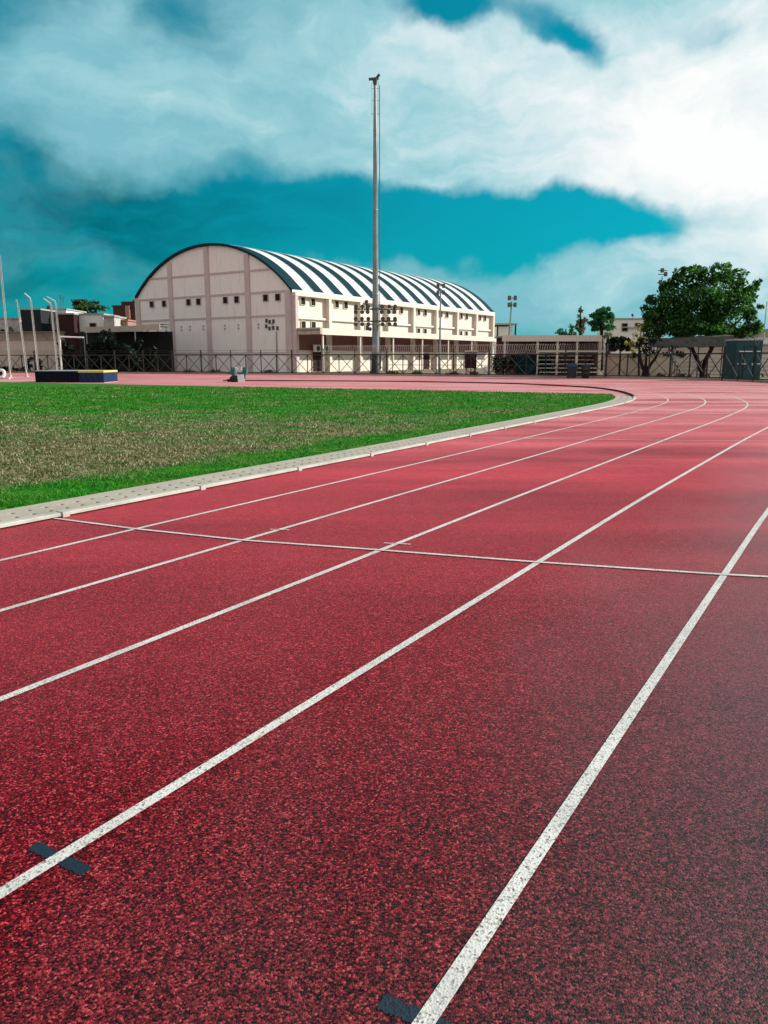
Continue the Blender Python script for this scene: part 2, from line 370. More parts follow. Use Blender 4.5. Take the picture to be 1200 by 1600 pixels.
def sst(t): t = min(1, max(0, t)); return t * t * (3 - 2 * t)
def flare(d):                                           # the lanes are marked slightly wider round the bend
    o = offset(KERB, 1.0)
    return [KERB[i] + (o[i] - KERB[i]) * d * (1 + .13 * sst((KERB[i].y - 10) / 19)) for i in range(len(KERB))]
OFFS = [1.075, 2.262, 3.502, 4.783, 6.105, 7.42, 8.72, 10.0]
for d in OFFS:
    lm = MB(); strip(lm, flare(d - .025), flare(d + .025), .004); lm.build('lane_line', 'line', track)
def ground_line(pts, w, z, name='cross_line', mat='line'):
    P = [gnd(*p) for p in pts]; fine = []
    for a, b in zip(P, P[1:]):
        n = max(1, int((b - a).length / .3)); fine += [a.lerp(b, k / n) for k in range(n)]
    fine.append(P[-1]); lm = MB(); strip(lm, offset(fine, -w / 2), offset(fine, w / 2), z); return lm.build(name, mat, track)
ground_line([(80, 810), (210, 827), (380, 845), (595, 860.5), (835, 879), (1118, 898), (1420, 914)], .042, .008)
ground_line([(770, 685), (1000, 688), (1260, 690)], .035, .008)
ground_line([(955, 646), (1060, 646)], .08, .008); ground_line([(1085, 646.5), (1230, 646)], .08, .008)
ground_line([(422, 828), (452, 829)], .02, .008, 'tick_mark'); ground_line([(600, 849.5), (642, 851.5)], .02, .008, 'tick_mark')
for a, b in (((51, 1321), (136, 1363)), ((595, 1565), (700, 1609))):
    A, B = gnd(*a), gnd(*b); d = (B - A).normalized(); nrm = Vector((-d.y, d.x, 0)) * .026
    bm_ = MB(); e = []
    for k in range(41):                                # slightly ragged painted tape
        t = k / 40; e.append((A.lerp(B, t), random.uniform(.74, 1.15) * min(1, .7 + t * 14, .7 + (1 - t) * 14)))
    strip(bm_, [p - nrm * w for p, w in e], [p + nrm * w for p, w in e], .0022); bm_.build('blue_mark', 'blue', track)

# raised white kerb rail on feet, perforated drain slabs behind it
kin, kout = offset(KERB, -.085), offset(KERB, 0)
n = len(KERB)
KEND = min(range(n), key=lambda i: (KERB[i] - Vector((10.6, 32.6, 0))).length); KFAR = min(range(n), key=lambda i: (KERB[i] - Vector((-12, 56.2, 0))).length)
def rail_mesh(i0, i1, z0, z1):
    kb = MB(); vs = []; m = i1 - i0
    for i in range(i0, i1):
        a, b = kin[i], kout[i]
        vs += [(a.x, a.y, z0), (b.x, b.y, z0), (b.x, b.y, z1 - .007), (b.lerp(a, .1).x, b.lerp(a, .1).y, z1), (a.x, a.y, z1)]
    fs = []
    for i in range(m - 1):
        for k in range(5):
            j = (k + 1) % 5; fs.append((i * 5 + k, (i + 1) * 5 + k, (i + 1) * 5 + j, i * 5 + j))
    return kb.add(vs, fs)
kerb = tag(rail_mesh(0, KEND + 1, .016, .050).build('kerb', 'kerbwhite'), kind='structure')
rail_mesh(KEND, KFAR, .005, .07).build('shaded_bend_edging', 'shade_edging', kerb)  # dark colour stands in for the kerb's shaded inner face
acc = 0; nxt = None; s0 = min(range(n), key=lambda i: (kout[i] - gnd(93, 803)).length)
cum = [0]
for i in range(1, n): cum.append(cum[-1] + (KERB[i] - KERB[i - 1]).length)
for k in range(-6, 14):
    t = cum[s0] + k * 1.95
    i = min(range(n - 1), key=lambda j: abs(cum[j] - t)); 
    d = (KERB[i + 1] - KERB[i]).normalized(); nr = Vector((d.y, -d.x, 0)); p = KERB[i] + d * (t - cum[i])
    f = MB(); f.par(p - nr * .10 - d * .04 + Vector((0, 0, .002)), nr * .115, d * .08, (0, 0, .055)); f.build('kerb_foot', 'kerbwhite', kerb)
# slabs with real slots
dr = MB(); W0, W1 = -.10, -.80
t_len = cum[-1]; cell = .098
def along(t):
    import bisect
    i = max(0, min(n - 2, bisect.bisect_right(cum, t) - 1)); d = (KERB[i + 1] - KERB[i]).normalized()
    u = (t - cum[i]) / max(1e-6, cum[i + 1] - cum[i]); p = KERB[i].lerp(KERB[i + 1], u)
    d2 = (KERB[min(i + 2, n - 1)] - KERB[i + 1]).normalized(); d = d.lerp(d2, u).normalized()
    return p, Vector((d.y, -d.x, 0))
def cellq(t0, t1, w0, w1, hole):
    P0, N0 = along(t0); P1, N1 = along(t1)
    def q(u, w, z=.02):
        p = P0.lerp(P1, u) + N0.lerp(N1, u) * (w0 + (w1 - w0) * w); return (p.x, p.y, z)
    o = [q(0, 0), q(0, 1), q(1, 1), q(1, 0)]
    if not hole: dr.add(o, [(0, 1, 2, 3)][0:1] if (Vector(o[1]) - Vector(o[0])).cross(Vector(o[3]) - Vector(o[0])).z > 0 else [(3, 2, 1, 0)]); return
    a = [q(*x) for x in ((.14, .30), (.14, .70), (.32, .80), (.68, .80), (.86, .70), (.86, .30), (.68, .20), (.32, .20))]
    dd = [(x[0], x[1], -.02) for x in a]
    vs = o + a + dd
    fs = [(0, 1, 5, 4), (1, 6, 5), (1, 2, 7, 6), (2, 8, 7), (2, 3, 9, 8), (3, 10, 9), (3, 0, 11, 10), (0, 4, 11)]
    fs += [(4 + k, 4 + (k + 1) % 8, 12 + (k + 1) % 8, 12 + k) for k in range(8)]
    if (Vector(vs[1]) - Vector(vs[0])).cross(Vector(vs[5]) - Vector(vs[0])).z < 0: fs = [f[::-1] for f in fs]
    dr.add(vs, fs)
t = 0.0; k = 0
wm = [W0, W0 - .17, W0 - .28, W0 - .39, W0 - .50, W1]
while t + cell < cum[KEND] + .6:
    hol = cum[s0] - 12 < t < cum[s0] + 50
    for j in range(5):
        w0, w1 = wm[j], wm[j + 1]
        cellq(t, t + cell, w0, w1, hol and ((j == 1 and k % 2 == 0) or (j == 3 and k % 2 == 1)))
    t += cell; k += 1
dr.build('drain_channel', 'concrete'); dro = C.objects[-1]; tag(dro, kind='structure')
dbm = MB(); strip(dbm, offset(KERB, W1)[:KEND], offset(KERB, W0)[:KEND], .003); dbm.build('drain_floor', 'hole', dro)

# ------------------------------------------------------------------ lawn
inner = offset(KERB, W1)
chA, chB = gnd(0, 597), gnd(948, 616)
cd_ = (chB - chA).normalized()
iend = min(range(n), key=lambda i: abs((inner[i] - chA).cross(cd_).z) + (0 if KERB[i].y < 37 and KERB[i].x > 2 else 999))
farL = chA - cd_ * 40
lawn_poly = [Vector((p.x, p.y, .012)) for p in inner[:iend + 1]] + [Vector((farL.x, farL.y, .012)), Vector((-90, 30, .012)), Vector((-60, -30, .012))]
lw = MB(); lw.poly(lawn_poly); tag(lw.build('lawn', 'turf'), kind='structure')
# concrete apron at the end of the lawn between drain and D
def inpoly(x, y, P):
    c = False; j = len(P) - 1
    for i in range(len(P)):
        if (P[i].y > y) != (P[j].y > y) and x < (P[j].x - P[i].x) * (y - P[i].y) / (P[j].y - P[i].y) + P[i].x: c = not c
        j = i
    return c
gv = []; gf = []
def blade(x, y, h, w, lean):
    a = random.uniform(0, math.tau); dx, dy = math.cos(a) * w, math.sin(a) * w; la = random.uniform(0, math.tau)
    k = len(gv); gv.extend([(x - dx, y - dy, .008), (x + dx, y + dy, .008), (x + math.cos(la) * lean, y + math.sin(la) * lean, h)]); gf.append((k, k + 1, k + 2))
cnt = 0
while cnt < 150000:
    Y = 6.3 + 38 * random.random() ** 2.3
    x = random.uniform(-.56, .38) * Y
    if not inpoly(x, Y, lawn_poly): continue
    far = Y / 8
    clump = mnoise.noise(Vector((x * 2.2, Y * 2.2, 0)))
    h = random.uniform(.018, .05) * (1 + .5 * clump) * min(1.8, .85 + far * .15)
    blade(x, Y, h, random.uniform(.004, .008) * min(4, far ** .8), random.uniform(.01, .05)); cnt += 1
me = bpy.data.meshes.new('grass'); me.from_pydata(gv, [], gf); me.materials.append(M['blade']); go = bpy.data.objects.new('grass', me); C.objects.link(go)
tag(go, 'short patchy lawn of green and straw-coloured grass inside the track kerb', 'grass', kind='stuff')

# ------------------------------------------------------------------ fence
Fl = [0]
for i in range(1, len(FENCE)): Fl.append(Fl[-1] + (FENCE[i] - FENCE[i - 1]).length)
def fat(t):
    i = 0
    while i < len(Fl) - 2 and Fl[i + 1] < t: i += 1
    return FENCE[i].lerp(FENCE[i + 1], (t - Fl[i]) / (Fl[i + 1] - Fl[i]))
def ft(px):                                            # distance along the fence where it crosses that line of sight
    return min(range(len(FENCE)), key=lambda i: abs(600 + 1200 * FENCE[i].x / (FENCE[i].y * .9806 + .314) - px))
fo = fat(Fl[-1] / 2); fence = thing('perimeter_fence', 'long black steel fence with cross-braced panels around the far side of the track', 'fence', fo)
step = 1.72; np_ = int(Fl[-1] / step); H = 1.95
posts = [fat(k * step) for k in range(np_ + 1)]
tR = Fl[ft(500)]; 
for k, p in enumerate(posts):
    b = MB(fo); big = k % 6 == 0
    b.bar(p - Vector((0, 0, .05)), p + Vector((0, 0, H + (0 if k % 2 else .5))), .13 if big else .085)
    if k * step > tR and k % 2 == 0:                   # outriggers leaning in over the track
        q = p + Vector((0, 0, H + .5)); b.bar(q, q + Vector((-.25, -.12, .42)), .05)
        if k % 4 == 0: b.bar(q - Vector((0, 0, .1)), q + Vector((.25, .12, .40)), .05)
    b.build('fence_post', 'black', fence)
for k in range(np_):
    a, c = posts[k], posts[k + 1]; d = (c - a).normalized(); a2, c2 = a + d * .04, c - d * .04; z = lambda p, h: Vector((p.x, p.y, h))
    b = MB(fo)
    b.bar(z(a2, .22), z(c2, H - .08), .045); off = Vector((-d.y, d.x, 0)) * .032
    b.bar(z(a2, H - .08) + off * 1.5, z(c2, .22) + off * 1.5, .045)
    if k * step > Fl[ft(600)] and k * step < Fl[ft(935)]: b.bar(z(a2, 1.0) + off * 2.2, z(c2, 1.0) + off * 2.2, .04)
    b.build('cross_brace', 'black', fence)
def rail(h, w, name, mat='black', r=None, tt=(0, None), off=0):
    b = MB(fo); P = [p for i, p in enumerate(FENCE) if Fl[i] >= tt[0] and (tt[1] is None or Fl[i] <= tt[1])][::3]
    for p, q in zip(P, P[1:]):
        o = Vector((off * -.3, off * -.9, h)); b.bar(p + o, q + o, w, r or w)
    b.build(name, mat, fence)
rail(H, .095, 'top_rail'); rail(.20, .08, 'bottom_rail'); rail(H + .46, .022, 'top_wire', off=.05); rail(H + .28, .016, 'top_wire', off=.05)
kb2 = MB(fo); pl = [p for p in FENCE[::2]]
for p, q in zip(pl, pl[1:]):
    kb2.par(Vector((p.x, p.y - .14, -.02)), Vector((q.x - p.x, q.y - p.y, 0)), Vector((0, .28, 0)), (0, 0, .16))
kb2.build('fence_kerb', 'tan', fence)
# coiled razor wire along the top
for nm, p0, p1, rad in (('razor_wire', 512, 950, .40),):
    t0, t1 = Fl[ft(p0)], Fl[ft(p1)]; L = t1 - t0; turns = int(L / .21); pts = []
    for i in range(turns * 11):
        t = t0 + L * i / (turns * 11); a = i / 11 * math.tau
        p = fat(t); d = (fat(min(t + .2, Fl[-1])) - p).normalized(); nr = Vector((-d.y, d.x, 0))
        rr = rad * (1 + .10 * mnoise.noise(Vector((t * .9, 0, 3))))
        pts.append(p + Vector((0, 0, H + .47)) + nr * (math.cos(a) * rr) + Vector((0, 0, math.sin(a) * rr)))
    b = MB(fo); b.tube(pts, .014, 3, False); b.build(nm, 'razor', fence)

# ------------------------------------------------------------------ the sports hall
hd = R(33.5); HL, HW, HE, RISE = 53.0, 27.0, 9.43, 5.75
hall = thing('sports_hall', 'big pale sports hall with arched roof in dark teal and white stripes', 'building', (-10.72, 92, 0), rz=R(90) - hd)
Rr = (HW * HW / 4 + RISE * RISE) / (2 * RISE)
def arc(y): return HE + RISE - Rr + math.sqrt(max(0, Rr * Rr - (y - HW / 2) ** 2))
ys = [HW * i / 48 for i in range(49)]
b = MB(); prof = [(0, 0)] + [(y, arc(y)) for y in ys] + [(HW, 0)]
m_ = len(prof)
for x, fl in ((0, 0), (HL, 1)):                        # gable walls as strips, long walls
    for y0, y1 in zip(ys, ys[1:]):
        q = [(x, y0, -.1), (x, y1, -.1), (x, y1, arc(y1)), (x, y0, arc(y0))]
        b.add(q, [(3, 2, 1, 0) if fl == 0 else (0, 1, 2, 3)], 0)
b.add([(0, 0, -.1), (HL, 0, -.1), (HL, 0, HE), (0, 0, HE)], [(0, 1, 2, 3)], 1)
b.add([(0, HW, -.1), (HL, HW, -.1), (HL, HW, HE), (0, HW, HE)], [(3, 2, 1, 0)], 1)
b.build('wall', ['facade', 'sidewall'], hall)
# roof shell, striped sheets
b = MB(); ns = 27; xs = [-.35 + (HL + .7) * i / ns for i in range(ns + 1)]
# dark stripes a little narrower than the white ones
xe = [xs[0]]
for i in range(ns): xe.append(xe[-1] + (HL + .7) / ns * ((1.0 if i % 2 == 0 else 1.0)))
sc_ = (HL + .7) / (xe[-1] - xe[0]); xe = [-.35 + (x - xe[0]) * sc_ for x in xe]
ya = [-.45 + (HW + .9) * i / 60 for i in range(61)]
def rz_(y, o): 
    yy = min(max(y, 0), HW); base = arc(yy)
    if y < 0 or y > HW: base -= (abs(y - yy)) * 0.80
    return base + o
for i in range(ns):
    mi = i % 2 == 1
    sub = 3
    for s in range(sub):
        x0 = xe[i] + (xe[i + 1] - xe[i]) * s / sub; x1 = xe[i] + (xe[i + 1] - xe[i]) * (s + 1) / sub
        for j in range(60):
            y0, y1 = ya[j], ya[j + 1]
            b.add([(x0, y0, rz_(y0, .30)), (x1, y0, rz_(y0, .30)), (x1, y1, rz_(y1, .30)), (x0, y1, rz_(y1, .30))], [(0, 1, 2, 3)], int(mi), True)
for x, fl in ((xe[0], 0), (xe[-1], 1)):
    for j in range(60):
        y0, y1 = ya[j], ya[j + 1]
        q = [(x, y0, rz_(y0, .0)), (x, y1, rz_(y1, .0)), (x, y1, rz_(y1, .30)), (x, y0, rz_(y0, .30))]
        b.add(q, [(3, 2, 1, 0) if fl == 0 else (0, 1, 2, 3)], 0)
for j in range(60):
    y0, y1 = ya[j], ya[j + 1]
    b.add([(xe[0], y0, rz_(y0, .01)), (xe[-1], y0, rz_(y0, .01)), (xe[-1], y1, rz_(y1, .01)), (xe[0], y1, rz_(y1, .01))], [(3, 2, 1, 0)], 0, True)
b.add([(xe[0], ya[0], rz_(ya[0], 0)), (xe[-1], ya[0], rz_(ya[0], 0)), (xe[-1], ya[0], rz_(ya[0], .3)), (xe[0], ya[0], rz_(ya[0], .3))], [(0, 1, 2, 3)], 1)
b.build('roof', ['roofteal', 'roofwhite'], hall)
# standing seams
b = MB()
for i in range(ns + 1):
    if i in (0, ns): continue
    b.tube([(xe[i], y, rz_(y, .31)) for y in ya[::2]], .035, 4, False)
b.build('roof_seam', 'roofwhite', hall)
# facade pilasters and bands (x<0 is outside)
for y in (6.75, 13.5, 20.25):
    b = MB(); w = .38; zt = min(arc(y - w), arc(y + w)) - .05; b.box(-.16, -.001, y - w, y + w, -.1, zt); b.build('pilaster', 'pilaster', hall)
for y0, y1 in ((-.02, .85), (HW - .6, HW + .02)):
    b = MB(); b.box(-.17, -.001, y0, y1, -.1, HE - .1); b.build('corner_pilaster', 'pilaster', hall)
segs = [(.85, 6.37), (7.13, 13.12), (13.88, 19.87), (20.63, HW - .6)]
for z, y0, y1 in ((11.85, 2.6, 24.4), (9.28, .85, HW - .6), (6.55, .85, HW - .6), (2.2, .85, HW - .6)):
    b = MB()
    for a, c in segs:
        a, c = max(a, y0), min(c, y1)
        if c > a: b.box(-.10, -.002, a, c, z - .11, z + .11)
    b.build('wall_band', 'pilaster', hall)
def hall_window(face, a, z, s=.72):
    """small square opening on the gable (face 'g', a = distance from the near corner) or the long side ('s')"""
    b = MB(); t = .05; h = s / 2
    def bx(mb, a0, a1, z0, z1, d0, d1):
        if face == 'g': mb.box(-d1, -d0, a0, a1, z0, z1)
        else: mb.box(a0, a1, -d1, -d0, z0, z1)
    for q in ((a - h - t, a - h, z - h - t, z + h + t), (a + h, a + h + t, z - h - t, z + h + t), (a - h, a + h, z + h, z + h + t), (a - h, a + h, z - h - t, z - h)): bx(b, *q, .002, .14)
    f = b.build('window', 'frame' if face == 'g' else 'cream', hall)
    p = MB(); bx(p, a - h, a + h, z - h, z + h, .004, .02); p.build('pane', 'window', f)
    mu = MB(); bx(mu, a - .025, a + .025, z - h, z + h, .0205, .05); mu.build('glazing_bar', 'brownwall', f)
for a in (2.0, 3.9, 8.6, 10.5, 15.2, 17.0, 21.6, 24.0): hall_window('g', a, 8.62)
for a in (3, 5.2, 8.5, 10.8, 14.6, 17, 18.6, 21.5, 23.2, 25.2):     # small louvred wall vents
    b = MB(); b.box(-.07, -.003, a - .12, a + .12, 5.1, 5.3); b.box(-.07, -.003, a - .12, a + .12, 5.5, 5.7); b.build('wall_vent', 'slab', hall)
for a, z in ((3.9, 6.0), (3.4, 5.85), (2.8, 5.9), (3.95, 5.35), (3.45, 5.1), (2.85, 5.15), (2.2, 5.1)):
    b = MB(); b.box(-.12, -.003, a - .14, a + .14, z - .22, z + .22); b.build('vent_hood', 'darksteel', hall)
b = MB(); b.tube([(-.12, 2.35, .1), (-.12, 2.35, 4.7)], .07, 8); b.build('drain_pipe', 'slab', hall)
b = MB(); b.tube([(-.10, HW + .2, 0), (-.10, HW + .2, 9.1)], .11, 8); b.lathe((-.1, HW + .2, 9.1), (0, 0, 1), [(0, .12), (.2, .3), (.55, .34)], 8); b.build('drain_pipe', 'cream', hall)
# long side: eave beam, gutter, mid band, pilasters, windows
b = MB(); b.box(0, HL, -.62, -.002, 8.72, 9.12); b.build('eave_beam', 'cream', hall)
b = MB(); b.box(.0, HL, -.30, -.003, 6.16, 6.42); b.build('wall_band', 'cream', hall)
bay = HL / 8
for k in range(9):
    x = .25 if k == 0 else (HL - .25 if k == 8 else k * bay); w = .25
    b = MB(); b.box(x - w, x + w, -.60, -.004, -.1, 8.72); b.build('side_pilaster', 'cream' if k else 'pilaster', hall)
    if k < 8:
        c0 = k * bay + bay * .30
        for a in (c0, c0 + 1.9): hall_window('s', a, 8.22, .80)
        if k % 2 == 0:
            for a in (c0, c0 + 1.9): hall_window('s', a, 5.5, .80)
# canopy along the side
CZ, CD = 4.28, 4.0
b = MB(); b.box(.2, HL + 1.6, -CD + .12, -.61, CZ + .42, CZ + .62); b.build('canopy_slab', 'slab', hall)
b = MB(); b.box(.6, HL + 1.6, -CD, -CD + .118, CZ, CZ + .72); b.build('canopy_fascia', 'cream', hall)
b = MB(); b.box(.2, .598, -CD, -.61, CZ + .05, CZ + .80); b.build('canopy_end_fascia', 'rust', hall)
for k in range(8):
    x = 1.0 + k * (HL - .6) / 7
    b = MB(); b.box(x - .085, x + .085, -CD + .2, -CD + .37, 0, CZ + .418); b.build('canopy_column', 'cream', hall)
for x in (4.5, 17.5, 30.8, 44.0):
    b = MB()
    b.box(x - 1.0, x - .9, -.12, -.002, 0, 2.5); b.box(x + .9, x + 1.0, -.12, -.002, 0, 2.5); b.box(x - .9, x + .9, -.12, -.002, 2.4, 2.5)
    f = b.build('door_frame', 'frame', hall)
    p = MB(); p.box(x - .9, x - .02, -.06, -.003, .03, 2.4); p.box(x + .02, x + .9, -.06, -.003, .03, 2.4); p.build('door_leaf', 'brownwall', f)
b = MB(); b.box(.62, HL, -.05, -.0025, 2.55, 6.15)  # shadow of the canopy on the wall, put in as a maroon strip
b.build('shaded_upper_band', 'maroon', hall); C.objects[-1].name = 'canopy_shade_band'
# lower the shade band so that it stays beneath the canopy only
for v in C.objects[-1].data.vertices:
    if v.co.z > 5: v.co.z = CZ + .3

def hl(x, y, z):                                       # hall-local point to the world
    u = Vector((math.sin(hd), math.cos(hd), 0)); v = Vector((-math.cos(hd), math.sin(hd), 0))
    return Vector((-10.72, 92, 0)) + u * x + v * y + Vector((0, 0, z))
def aircon(label, p):
    t = thing('air_conditioner', label, 'air conditioner', p, 'air conditioners under the hall canopy', rz=R(90) - hd)
    b = MB(); b.box(-.5, .5, -.36, 0, 0, .85); b.build('casing', 'plastic', t, .02)
    b = MB(); b.lathe((0, -.362, .43), (0, -1, 0), [(0, .36), (.03, .36), (.03, .30)], 18); b.build('fan_ring', 'slab', t)
    b = MB(); b.lathe((0, -.395, .43), (0, -1, 0), [(0, .29), (.012, .29)], 18); gr = b.build('fan_grille', 'hole', t)
    b = MB()
    for k in range(5):
        a = k * math.tau / 5; b.bar((0, -.412, .43), (math.cos(a) * .27, -.412, .43 + math.sin(a) * .27), .07, .008)
    b.build('fan_blade', 'darksteel', gr)
    b = MB(); b.bar((-.35, -.3, -.03), (-.35, .0, -.03), .05); b.bar((.35, -.3, -.03), (.35, 0, -.03), .05); b.build('wall_bracket', 'darksteel', t)
aircon('white air conditioner unit left of the first column of the hall canopy', hl(3.6, -.62, 2.35))
aircon('white air conditioner unit just right of the first canopy column of the hall', hl(5.3, -.62, 2.35))

# ------------------------------------------------------------------ floodlights
def lamp_head(mb_parent, name, c, aim, r=.20, org=(0, 0, 0)):
    aim = Vector(aim).normalized(); b = MB(org)
    b.lathe(Vector(c) - aim * .16, aim, [(0, r * .45), (.10, r * .7), (.22, r), (.34, r * 1.04)], 10)
    f = b.build(name, 'darksteel', mb_parent)
    g2 = MB(org); g2.lathe(Vector(c) + aim * .178, aim, [(0, r * .97), (.012, r * .97)], 10); g2.build('lamp_glass', 'glass', f)
    return f
pb = gnd(587, 584.3); 
mast = thing('floodlight_mast', 'very tall tapering grey mast with its ring of lamps lowered near the bottom', 'floodlight', pb)
top_z = at(586, 133, pb.y).z
b = MB(); hs = [0, 2.2, 6, 12, 18, 24, top_z]; b.tube([(0, 0, h) for h in hs], [.41, .39, .34, .28, .23, .18, .13], 16); b.build('pole', 'steel', mast)
b = MB(); b.lathe((0, 0, 0), (0, 0, 1), [(0, .56), (.22, .56), (.24, .475), (2.2, .44)], 16); b.build('base_sleeve', 'black', mast)
b = MB(); b.box(.30, .56, -.2, .2, .5, 1.9); b.build('control_box', 'darksteel', mast)
b = MB(); b.tube([(0, 0, top_z - .02), (0, 0, top_z + .55)], [.16, .26], 10); b.bar((-.62, 0, top_z + .52), (.35, 0, top_z + .60), .22, .20); b.bar((.05, 0, top_z + .5), (.42, 0, top_z + .95), .24, .22); b.build('pulley_head', 'darksteel', mast)
b = MB()
for sx in (-.32, .30): b.bar((sx, 0, top_z - 2.8), (sx, 0, top_z + .3), .025)
for z in (-2.6, -1.4, -.3): b.bar((-.34, 0, top_z + z), (.42, 0, top_z + z), .025)
b.build('guide_cage', 'darksteel', mast)
for h in (8.0, 16.2, 23.6):
    b = MB(); rr = .41 - .28 * h / top_z + .02; b.lathe((0, 0, h), (0, 0, 1), [(0, rr), (.14, rr), (.15, rr - .02)], 16); b.build('pole_collar', 'steel', mast)
b = MB(); b.tube([(.42, -.1, 1), (.42, -.1, top_z)], .022, 4); b.tube([(.46, .1, 1), (.46, .1, top_z)], .018, 4); b.build('hoist_cable', 'darksteel', mast)
zr = [at(587, y, pb.y).z for y in (483, 502)]
for k, z in enumerate(zr):
    b = MB(); ring = [(math.cos(a) * .62, math.sin(a) * .62, z) for a in [i * math.tau / 16 for i in range(17)]]
    b.tube(ring, .06, 6, False); b.bar((-2.25, -.2, z), (2.25, .1, z + (.06 if k else -.06)), .10, .10); b.bar((-2.2, .35, z), (2.2, .65, z), .08, .08); b.build('crossbar', 'darksteel', mast)
    for x in (-2.05, -1.4, -.78, .72, 1.38, 2.0):
        for dz in (.27, -.27):
            lamp_head(mast, 'floodlight', (x + random.uniform(-.05, .05), -.28, z + dz), (random.uniform(-.25, .25), -1, -.35), .205)
for x, z in ((-.55, zr[1] - .75), (-.9, zr[0] + .75)): lamp_head(mast, 'floodlight', (x, -.35, z), (-.2, -1, -.4), .19)

def light_mast(label, px, Y, ytop, grid, r=.075, lean=0, pair=(.0, .0), group='slim floodlight masts beyond the fence', dark=False):
    p0 = at(px, 560, Y); p0.z = 0; zt = at(px, ytop, Y).z
    t = thing('light_mast', label, 'light mast', p0, group)
    mt = 'darksteel' if dark else 'steel'
    b = MB(); b.tube([(lean, 0, 0), (lean * .4, 0, zt * .5), (0, 0, zt)], [r * 1.5, r * 1.15, r * .8], 8); b.build('pole', mt, t)
    b = MB()
    for gx, gz in {(0, gz) for gx, gz in grid}: b.bar((-.42, 0, zt + gz), (.42, 0, zt + gz), .07)
    b.build('crossbar', mt, t)
    for gx, gz in grid:
        b = MB(); b.box(gx - .14, gx + .14, -.34, -.06, zt + gz - .20, zt + gz + .20); f = b.build('floodlight', 'darksteel', t, .03)
        g2 = MB(); g2.box(gx - .11, gx + .11, -.356, -.342, zt + gz - .17, zt + gz + .17); g2.build('lamp_glass', 'glass', f)
G4 = [(-.27, .3), (.27, .3), (-.27, -.32), (.27, -.32)]
light_mast('slim grey light mast with four lamps, in front of the striped roof', 687, 76, 452, G4)
light_mast('slim grey light mast with four lamps, alone against the sky right of the hall', 797, 74, 471, G4, lean=-.45)
light_mast('dark light mast rising behind the left edge of the big leafy tree', 1026, 78, 432, [(-.1, .55), (.25, .2), (-.2, -.55), (.2, -.6)], dark=True, r=.06)

# ------------------------------------------------------------------ cage poles at the left
def cage_pole(label, pxt, pyt, pxb, pyb, Y, arm=None):
    p = at(pxb, 560, Y); p.z = 0; q = at(pxt, pyt, Y) - p
    t = thing('net_pole', label, 'pole', p, 'pale net poles by the landing mat')
    b = MB(); b.tube([(0, 0, 0), q * .5, q], [.075, .065, .05], 8); b.build('pole', 'lightsteel', t)
    if arm:
        a = at(arm[0], arm[1], Y - .3) - p; b = MB(); b.tube([q, a], [.07, .06], 8); b.build('bent_arm', 'lightsteel', t)
    b = MB(); b.lathe((0, 0, 0), (0, 0, 1), [(0, .2), (.06, .2), (.07, .12), (.25, .11)], 8); b.build('foot', 'lightsteel', t)
    b = MB(); b.tube([q * .98 + Vector((.10, 0, 0)), q * .4 + Vector((.12, 0, 0)), Vector((.12, 0, .6))], .02, 4); b.build('hoist_cord', 'lightsteel', t)
cage_pole('tall straight pale pole, leftmost and highest of the net poles', -2, 395, 13.5, 590, 65)
cage_pole('pale straight pole with a dark tip, second from the left edge of the net poles', 27, 476, 39.5, 588, 69, (25.5, 469))
cage_pole('pale pole with a bent arm, in front of the dark grey house', 47, 466, 57.5, 583, 73, (38, 458))
cage_pole('pale pole with a bent arm, left one of the close pair', 79, 474.5, 87.5, 580, 77, (68, 466.5))
cage_pole('pale pole with a bent arm, right one of the close pair', 86, 471, 94.5, 580, 75, (73, 463.5))

# ------------------------------------------------------------------ things on the field
p = gnd(108, 598); 
mat_ = thing('landing_mat', 'navy blue high jump landing mat with a yellow topped right end', 'landing mat', p)
pxm = lambda px: (at(px, 598, p.y) - p).x
x0, x1, x2 = pxm(52.5), pxm(124), pxm(163)
b = MB(); b.box(x0, x1 - .015, .25, 3.0, .02, .74); b.build('foam_block', 'navy', mat_, .05)
b = MB(); b.box(x1, x2, 0, 2.7, .02, .66); b.build('foam_block', 'blue_v', mat_, .05)
b = MB(); b.box(x0 + .02, x1 - .04, .27, 2.95, .742, .80); b.build('top_sheet', 'greyv', mat_, .02)
b = MB(); b.box(x1 - .05, x2 + .02, -.03, 2.7, .662, .80); b.build('top_pad', 'yellow', mat_, .03)
b = MB()
for k in range(4): b.bar((x1 + .25 + k * .38, -.012, .08), (x1 + .02 + k * .38, -.012, .6), .025, .012)  # diagonal reflections on the vinyl, put in as dark bars
b.build('reflection_bar', 'navy', mat_)
b = MB(); b.box(x0, x1 - .02, .3, 2.9, 0, .018); b.box(x1, x2, .05, 2.6, 0, .018); b.build('ground_pallet', 'plank', mat_)

p = gnd(369, 597)
hc = thing('hurdle_trolley', 'small trolley carrying teal hurdle frames and a white board on the red track', 'trolley', p)
sx = 1 / 22.0
b = MB(); b.box(-.62, .30, -.1, .75, .10, .20); b.build('deck', 'rubber', hc, .03)
b = MB(); b.sphere((-.10, .1, .2), .36, 16, 0, (1.05, .8, .72)); b.build('black_bag', 'rubber', hc)
for x, y in ((-.5, -.06), (-.5, .66), (.15, .66)):
    b = MB(); b.lathe((x, y, .10), (0, 1, 0), [(0, .095), (.06, .095)], 12); b.build('wheel', 'rubber', hc)
b = MB(); b.add([(.22, -.35, .01), (.68, -.4, .01), (.45, -.05, .55), (.16, 0, .55)], [(0, 1, 2, 3), (3, 2, 1, 0)]); b.par((.20, -.36, .005), (.46, -.05, 0), (-.13, .38, .56), (0, .03, .02)); b.build('white_board', 'plastic', hc)
